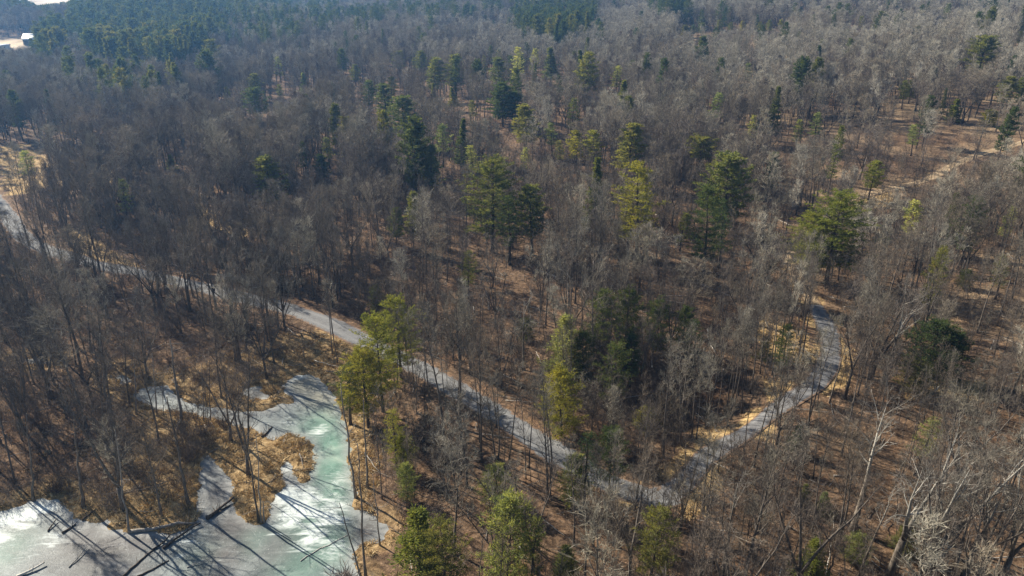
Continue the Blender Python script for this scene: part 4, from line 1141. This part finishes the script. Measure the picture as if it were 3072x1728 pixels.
for i, (b, t, r0, nb, lab) in enumerate([
    ((567,1518),(500,1190),.20,9,'pale leaning dead tree left of the shaded blue ice inlet'),
    ((552,1310),(510,1020),.24,12,'tall grey dead tree with broken branches above the marsh'),
    ((387,1597),(345,1290),.13,6,'thin dark dead tree rising from the big fallen log'),
    ((777,1566),(728,1270),.13,5,'left trunk of the bare trio on the marsh tip'),
    ((784,1566),(768,1300),.10,4,'middle trunk of the bare trio on the marsh tip'),
    ((792,1565),(790,1505),.13,0,'short broken stump of the trio on the marsh tip'),
    ((250,1522),(222,1260),.20,7,'pale grey dead trunk on the left shore behind the white ice'),
    ((1068,1492),(1022,1150),.17,5,'dark leaning dead tree on the right bank of the green channel'),
    ((1102,1468),(1090,1200),.15,6,'straight dark dead tree behind the right bank, beside the leaning one'),
    ((1098,1735),(1072,1330),.15,6,'tall crooked dead tree at the bottom edge of the right bank'),
    ((1085,1735),(1018,1508),.12,2,'short curved dead trunk over the ice at the bottom edge'),
    ((612,1270),(604,1090),.09,5,'thin dark dead tree on the grassy island, left of pair'),
    ((630,1262),(628,1080),.09,5,'thin dark dead tree on the grassy island, right of pair'),
    ((475,1255),(455,1060),.12,6,'dark dead tree beside the narrow upper ice channel'),
    ((410,1250),(400,1020),.12,6,'dark dead tree on the left side of the upper ice channel'),
    ((100,1500),(80,1240),.16,7,'dark dead tree on the shore above the white ice'),
    ((1140,1640),(1118,1420),.10,6,'thin bare dead tree beside the small frozen backwater'),
    ((330,1290),(300,1000),.20,8,'thick dark dead tree in the left swamp woods')]):
    snag('dead_tree', b, t, 0, r0, i, lab, nb=nb)

# ------------------------------------------------------------------ fallen logs
def log(a, b, r, mat, label, seed, ice=True, stubs=3):
    rng = np.random.default_rng(1300 + seed)
    if ice: p, q = on_plane(*a, ICE_Z + .15), on_plane(*b, ICE_Z + .15)
    else: p, q = hit(*a), hit(*b)
    L = np.linalg.norm(q[:2] - p[:2])
    st = p[None] + (q - p)[None] * np.linspace(0, 1, 8)[:, None]
    nrm = np.array([-(q - p)[1], (q - p)[0], 0]) / L
    st += nrm[None] * (np.sin(np.linspace(0, 1, 8) * math.pi) * rng.normal(0, .04) * L)[:, None] + nrm[None] * rng.normal(0, .01 * L, 8)[:, None]
    g = ground_z(st[:, 0], st[:, 1])
    g = np.maximum(g, ICE_Z) if ice else g
    st[:, 2] = g + np.linspace(r, r * .6, 8) * .75 + np.linspace(0, .25 * (seed % 2), 8)
    o = link('fallen_log', None, label=label, category='log', group='fallen logs'); o.location = st[0]
    mb = MB(); mb.tube(st - st[0], np.linspace(r, r * .55, 8), 7); link('trunk', mb.mesh('trunk', mat, True), o)
    for _ in range(stubs):
        c, d = along(st - st[0], rng.uniform(.3, .95)); dd = unit(tilt(d, R(rng.uniform(40, 80)), rng)); dd[2] = abs(dd[2])
        m = MB(); m.tube(grow(c, dd, rng.uniform(.3, 1.3), 3, .12, .02, rng), [r * .3, r * .24, r * .18, r * .08], 4); link('branch', m.mesh('branch', mat), o)
D_, W_ = M_LOG, M_LOG_PALE
for i, (a, b, r, m, ice, lab) in enumerate([
    ((390,1594),(592,1568),.24,M_SNAG,True,'thick grey log lying along the marsh edge, largest on the ice'),
    ((620,1556),(702,1498),.22,D_,True,'short black log across the mouth of the shaded inlet'),
    ((618,1552),(690,1515),.16,D_,True,'black log beside the short one across the inlet mouth'),
    ((488,1644),(602,1572),.16,D_,True,'dark straight log on the ice right of the grassy spit'),
    ((368,1730),(461,1647),.13,D_,True,'long thin dark log on the ice at the bottom edge'),
    ((457,1647),(514,1604),.12,D_,True,'thin dark log between the bottom edge and the grassy spit'),
    ((412,1728),(505,1678),.11,D_,True,'thin dark log at the bottom edge, right of the long one'),
    ((49,1728),(135,1691),.16,W_,True,'pale log on the ice in the bottom left corner'),
    ((186,1598),(226,1572),.13,D_,True,'short dark log stuck in the ice by the left shore'),
    ((143,1592),(170,1560),.10,D_,True,'small dark stick in the white ice at left'),
    ((786,1312),(815,1278),.14,D_,True,'small dark log at the edge of the upper channel ice'),
    ((205,1700),(262,1640),.07,W_,True,'thin pale stick on the grey ice at left'),
    ((245,1560),(285,1535),.12,D_,True,'dark log on the marsh shore near the pale dead trunk'),
    ((560,1700),(620,1680),.06,W_,True,'thin pale branch frozen in the ice below the inlet'),
    ((900,1680),(1045,1600),.06,W_,True,'long thin pale branch across the green ice'),
    ((1759,671),(1775,679),.20,W_,False,'short bright white log in the upper middle woods'),
    ((1612,812),(1686,840),.18,W_,False,'long pale log lying in the middle woods'),
    ((2100,856),(2200,900),.17,W_,False,'long white log on the slope left of the lane'),
    ((2286,886),(2334,920),.17,W_,False,'white log near the top of the curving lane'),
    ((2123,990),(2145,1066),.15,W_,False,'pale upright-lying log above the dark hollow'),
    ((2720,760),(2768,780),.15,W_,False,'pale log in the woods right of the big yellow-green pine'),
    ((2755,1218),(2815,1165),.22,W_,False,'thick pale log leaning by the golden clearing at right'),
    ((2780,1215),(2870,1212),.16,D_,False,'dark log lying across the golden clearing at right'),
    ((780,1070),(860,1045),.18,D_,False,'dark log on the leafy bank above the pond'),
    ((480,895),(545,885),.12,D_,False,'dark log on the near verge of the gravel road'),
    ((1250,1240),(1330,1290),.15,D_,False,'dark log in the leaf litter right of the pond'),
    ((1720,1300),(1790,1345),.18,D_,False,'dark log on the bank behind the gravel road'),
    ((2330,1290),(2460,1262),.13,D_,False,'long dark fallen tree just right of the lane'),
    ((2500,1430),(2640,1425),.12,M_SNAG,False,'grey fallen tree in the woods below the lane bend'),
    ((1610,760),(1690,790),.14,D_,False,'dark log in the middle woods above the pale one')]):
    log(a, b, r, m, lab, i, ice)

# ------------------------------------------------------------------ undergrowth: brush, dry grass, sticks (too many to count)
BR = bpy.data.collections.new('brush_shapes')
for i, kw in enumerate([dict(H=2.6), dict(H=3.4, stems=12, spread=.6), dict(H=1.8, stems=22, spread=1.3), dict(H=4.5, stems=9, spread=.45, nt=9)]):
    tpl(BR, 'brush_%d' % i, make_shrub(500 + i, **kw).mesh('brush', M_BRUSH))
GT = bpy.data.collections.new('grass_shapes')
for i in range(3): tpl(GT, 'tuft_%d' % i, make_tuft(520 + i, H=(.4, .5, .65)[i], rad=(.4, .5, .45)[i]).mesh('tuft', M_GRASS))
ST = bpy.data.collections.new('stick_shapes')
for i in range(5): tpl(ST, 'stick_%d' % i, make_stick(540 + i).mesh('stick', [M_SNAG, M_LOG, M_LOG_PALE][i % 3]))

def sample_wedge(n, r0, r1, rng, power=2.0):
    r = (rng.uniform(r0 ** (3 - power), r1 ** (3 - power), n)) ** (1 / (3 - power)); a = rng.uniform(-R(42), R(42), n)
    return r * np.sin(a), r * np.cos(a)
urng = np.random.default_rng(77)
x, y = sample_wedge(15000, 48, 330, urng, 1.75)
di = ice_sdf(x, y); dr, dt = road_dist(x, y)
dens = .5 + .9 * vnoise(x, y, 14, 31) + .7 * ((x < -40) & (y < 150))
k = (di > .6) & (dr > 3.2) & (dt > 2.4) & (urng.random(len(x)) < np.clip(dens, .05, 1))
for p in GRASS_POLY: k &= poly_sdf(x, y, p) > 0
OPEN = px_poly([(2420,1230),(3150,1200),(3150,1900),(2420,1900)])
k &= ~((poly_sdf(x, y, OPEN) < 0) & (urng.random(len(x)) < .6))
k &= ((x - 27) / 12) ** 2 + ((y - 99) / 9) ** 2 > 1
k &= ~((x < -10) & (y < 74))
k &= ~((x < -17) & (x > -40) & (di < 10) & (urng.random(len(x)) < .55))
x, y = x[k], y[k]; n = len(x); s = urng.uniform(.5, 1.25, n)
SAP = bpy.data.collections.new('sapling_shapes')
for i, kw in enumerate([dict(H=7, bole=.3, crown=1.3, r0=.05), dict(H=9, bole=.35, crown=1.5, r0=.06), dict(H=6, leaders=3, fork=.1, crown=1.5, r0=.04), dict(H=11, bole=.45, crown=1.6, r0=.075), dict(H=8, leaders=2, fork=.2, crown=1.6, r0=.05)]):
    tk, lb = make_bare(600 + i, nl=10, ns=4, nt=3, nf=4, tw=.015, tlen=.75, prof='vase', el=(42, 66), **kw)
    tpl(SAP, 'sapling_%d' % i, cat_mb([tk] + [a for a, b in lb] + [b for a, b in lb], [0] * (1 + len(lb)) + [1] * len(lb)).mesh('sapling', [M_BARK, M_TWIGS_NEAR[(0, 1, 3, 3, 1)[i]]]))
sx_, sy_ = sample_wedge(5200, 46, 260, urng, 1.7)
sdi = ice_sdf(sx_, sy_); sdr, sdt = road_dist(sx_, sy_)
kk = (sdi > 1.0) & (sdr > 3.0) & (sdt > 2.2) & (urng.random(len(sx_)) < np.clip(.62 + .8 * vnoise(sx_, sy_, 18, 33), .08, 1))
for p_ in GRASS_POLY: kk &= poly_sdf(sx_, sy_, p_) > 0
kk &= ~((poly_sdf(sx_, sy_, OPEN) < 0) & (urng.random(len(sx_)) < .45))
kk &= ((sx_ - 27) / 12) ** 2 + ((sy_ - 99) / 9) ** 2 > 1
kk &= ~((sx_ < -10) & (sy_ < 74))
kk &= ~((np.hypot(sx_, sy_) < 78) & (urng.random(len(sx_)) < np.where(sx_ > -2, .15, .6)))
kk &= ~((sx_ < -17) & (sdi < 9) & (urng.random(len(sx_)) < .8))
sx_, sy_ = sx_[kk], sy_[kk]; ns_ = len(sx_); s_ = urng.uniform(.6, 1.2, ns_)
scatter('saplings', np.stack([sx_, sy_, land_z(sx_, sy_)], 1), np.stack([urng.normal(0, .05, ns_), urng.normal(0, .05, ns_), urng.uniform(0, 6.28, ns_)], 1), np.stack([s_, s_, s_], 1), urng.integers(0, 5, ns_), SAP,
        label='thicket of thin leafless saplings between the larger trees', category='saplings')
scatter('brush', np.stack([x, y, land_z(x, y)], 1), np.stack([np.zeros(n), np.zeros(n), urng.uniform(0, 6.28, n)], 1), np.stack([s, s, s * urng.uniform(.7, 1.2, n)], 1), urng.integers(0, 4, n), BR,
        label='tangled brown leafless brush under the trees', category='brush')
x, y = sample_wedge(42000, 55, 150, urng, 1.7)
di = ice_sdf(x, y); dr, dt = road_dist(x, y)
pr = np.where((x < -17) & (di > .15), .62 * (1 - ss(3, 18, di)) * (.12 + .88 * np.maximum(ss(-58, -44, x), 1 - ss(1, 3, di))), .15 * (1 - ss(0, 3, di)))
pr = np.maximum(pr, .55 * np.exp(-np.maximum(dr - 2.6, 0) ** 2 / 1.5) * ss(-5, 25, x) * ss(-.1, .5, vnoise(x, y, 7, 43)))
for p in GRASS_POLY: pr = np.maximum(pr, .6 * (poly_sdf(x, y, p) < .3))
pr *= .45 + .7 * (vnoise(x, y, 5, 41) > -.15)
k = (urng.random(len(x)) < pr) & (di > .1) & (dr > 2.5)
x, y = x[k], y[k]; n = len(x); s = urng.uniform(.55, 1.2, n)
scatter('dry_grass', np.stack([x, y, land_z(x, y)], 1), np.stack([np.zeros(n), np.zeros(n), urng.normal(0, .5, n)], 1), np.stack([s, s, s], 1), urng.integers(0, 3, n), GT,
        label='tufted golden dry grass on the marsh and verges', category='grass')
x, y = sample_wedge(3000, 55, 230, urng, 1.6)
di = ice_sdf(x, y); dr, dt = road_dist(x, y); k = (di > .3) & (dr > 2.8)
x, y = x[k], y[k]; n = len(x); s = urng.uniform(.6, 1.7, n)
scatter('fallen_sticks', np.stack([x, y, land_z(x, y) + .06], 1), np.stack([np.zeros(n), np.zeros(n), urng.uniform(0, 6.28, n)], 1), np.stack([s, s, s], 1), urng.integers(0, 5, n), ST,
        label='fallen sticks and branches littering the forest floor', category='branches')
print('N grass', n, 'items', len(items), 'rest', len(rest['bare']), len(rest['pine']))

# ------------------------------------------------------------------ far farm buildings
M_ROOF, M_WALL, M_WHITE = mat_plain('metal_roof', (.72, .74, .76), .35, .06), mat_plain('dark_boards', (.07, .06, .055), .8), mat_plain('white_siding', (.70, .71, .72), .6, .08)
M_PANE, M_DOOR = mat_plain('dark_glass', (.03, .035, .04), .15), mat_plain('door_paint', (.22, .16, .12), .7)
def house(name, px, py, L, W, Hh, rise, rz, wallm, roofm, label, cat):
    p = hit(px, py); r = link(name, None, label=label, category=cat); r.location = p; r.rotation_euler = (0, 0, rz)
    mb = MB(); l, w = L / 2, W / 2
    mb.box(-l, l, -w, w, -.6, Hh)
    mb.add([(-l, -w, Hh), (-l, w, Hh), (-l, 0, Hh + rise), (l, -w, Hh), (l, w, Hh), (l, 0, Hh + rise)], [(0, 2, 1), (3, 4, 5)])
    link('wall', mb.mesh('wall', wallm), r)
    ro = MB(); e = .5; hz = rise / w
    for s in (-1, 1):
        v = []
        for zz in (.04, .20):
            v += [(-l - e, 0, Hh + rise + zz), (l + e, 0, Hh + rise + zz), (l + e, s * (w + e), Hh - hz * e + zz), (-l - e, s * (w + e), Hh - hz * e + zz)]
        f = [(0, 1, 2, 3), (4, 5, 6, 7), (0, 1, 5, 4), (1, 2, 6, 5), (2, 3, 7, 6), (3, 0, 4, 7)]
        ro.add(v, [t for a, b, c, d in f for t in ((a, b, c), (a, c, d))])
    link('roof', ro.mesh('roof', roofm), r)
    for k in range(int(L // 2.6)):
        x = -l + 1.3 + k * 2.6
        if x > l - .8: break
        m = MB()
        if k == 1: m.box(x - .5, x + .5, -w - .05, -w + .02, 0, 2.0); link('door', m.mesh('door', M_DOOR), r)
        else: m.box(x - .45, x + .45, -w - .04, -w + .02, 1.0, 2.1); link('window', m.mesh('window', M_PANE), r)
house('barn', 100, 131, 11, 8, 3.2, 2.2, R(18), M_WALL, M_ROOF, 'dark barn with bright metal roof at the edge of the far field', 'barn')
house('farm_shed', 92, 117, 8, 4, 2.6, 1.0, R(10), M_WALL, M_ROOF, 'low shed with white roof behind the dark barn', 'shed')
house('white_trailer', 10, 148, 9, 3.6, 2.9, .6, R(8), M_WHITE, M_ROOF, 'long white trailer on the far field at the left edge', 'trailer')

# ------------------------------------------------------------------ haze
hz = MB(); hz.box(-2650, 2650, -160, 2650, -9, 118)
hn = NT('haze'); pv = hn.node('VolumePrincipled')
pv.inputs['Color'].default_value = (.22, .50, 1.0, 1); pv.inputs['Density'].default_value = .00020; pv.inputs['Anisotropy'].default_value = .45
hn.l(pv.outputs[0], hn.out.inputs['Volume'])
hm = hz.mesh('haze', hn.mat)
link('haze', hm, kind='stuff', label='thin blue haze over the far hills', category='haze')
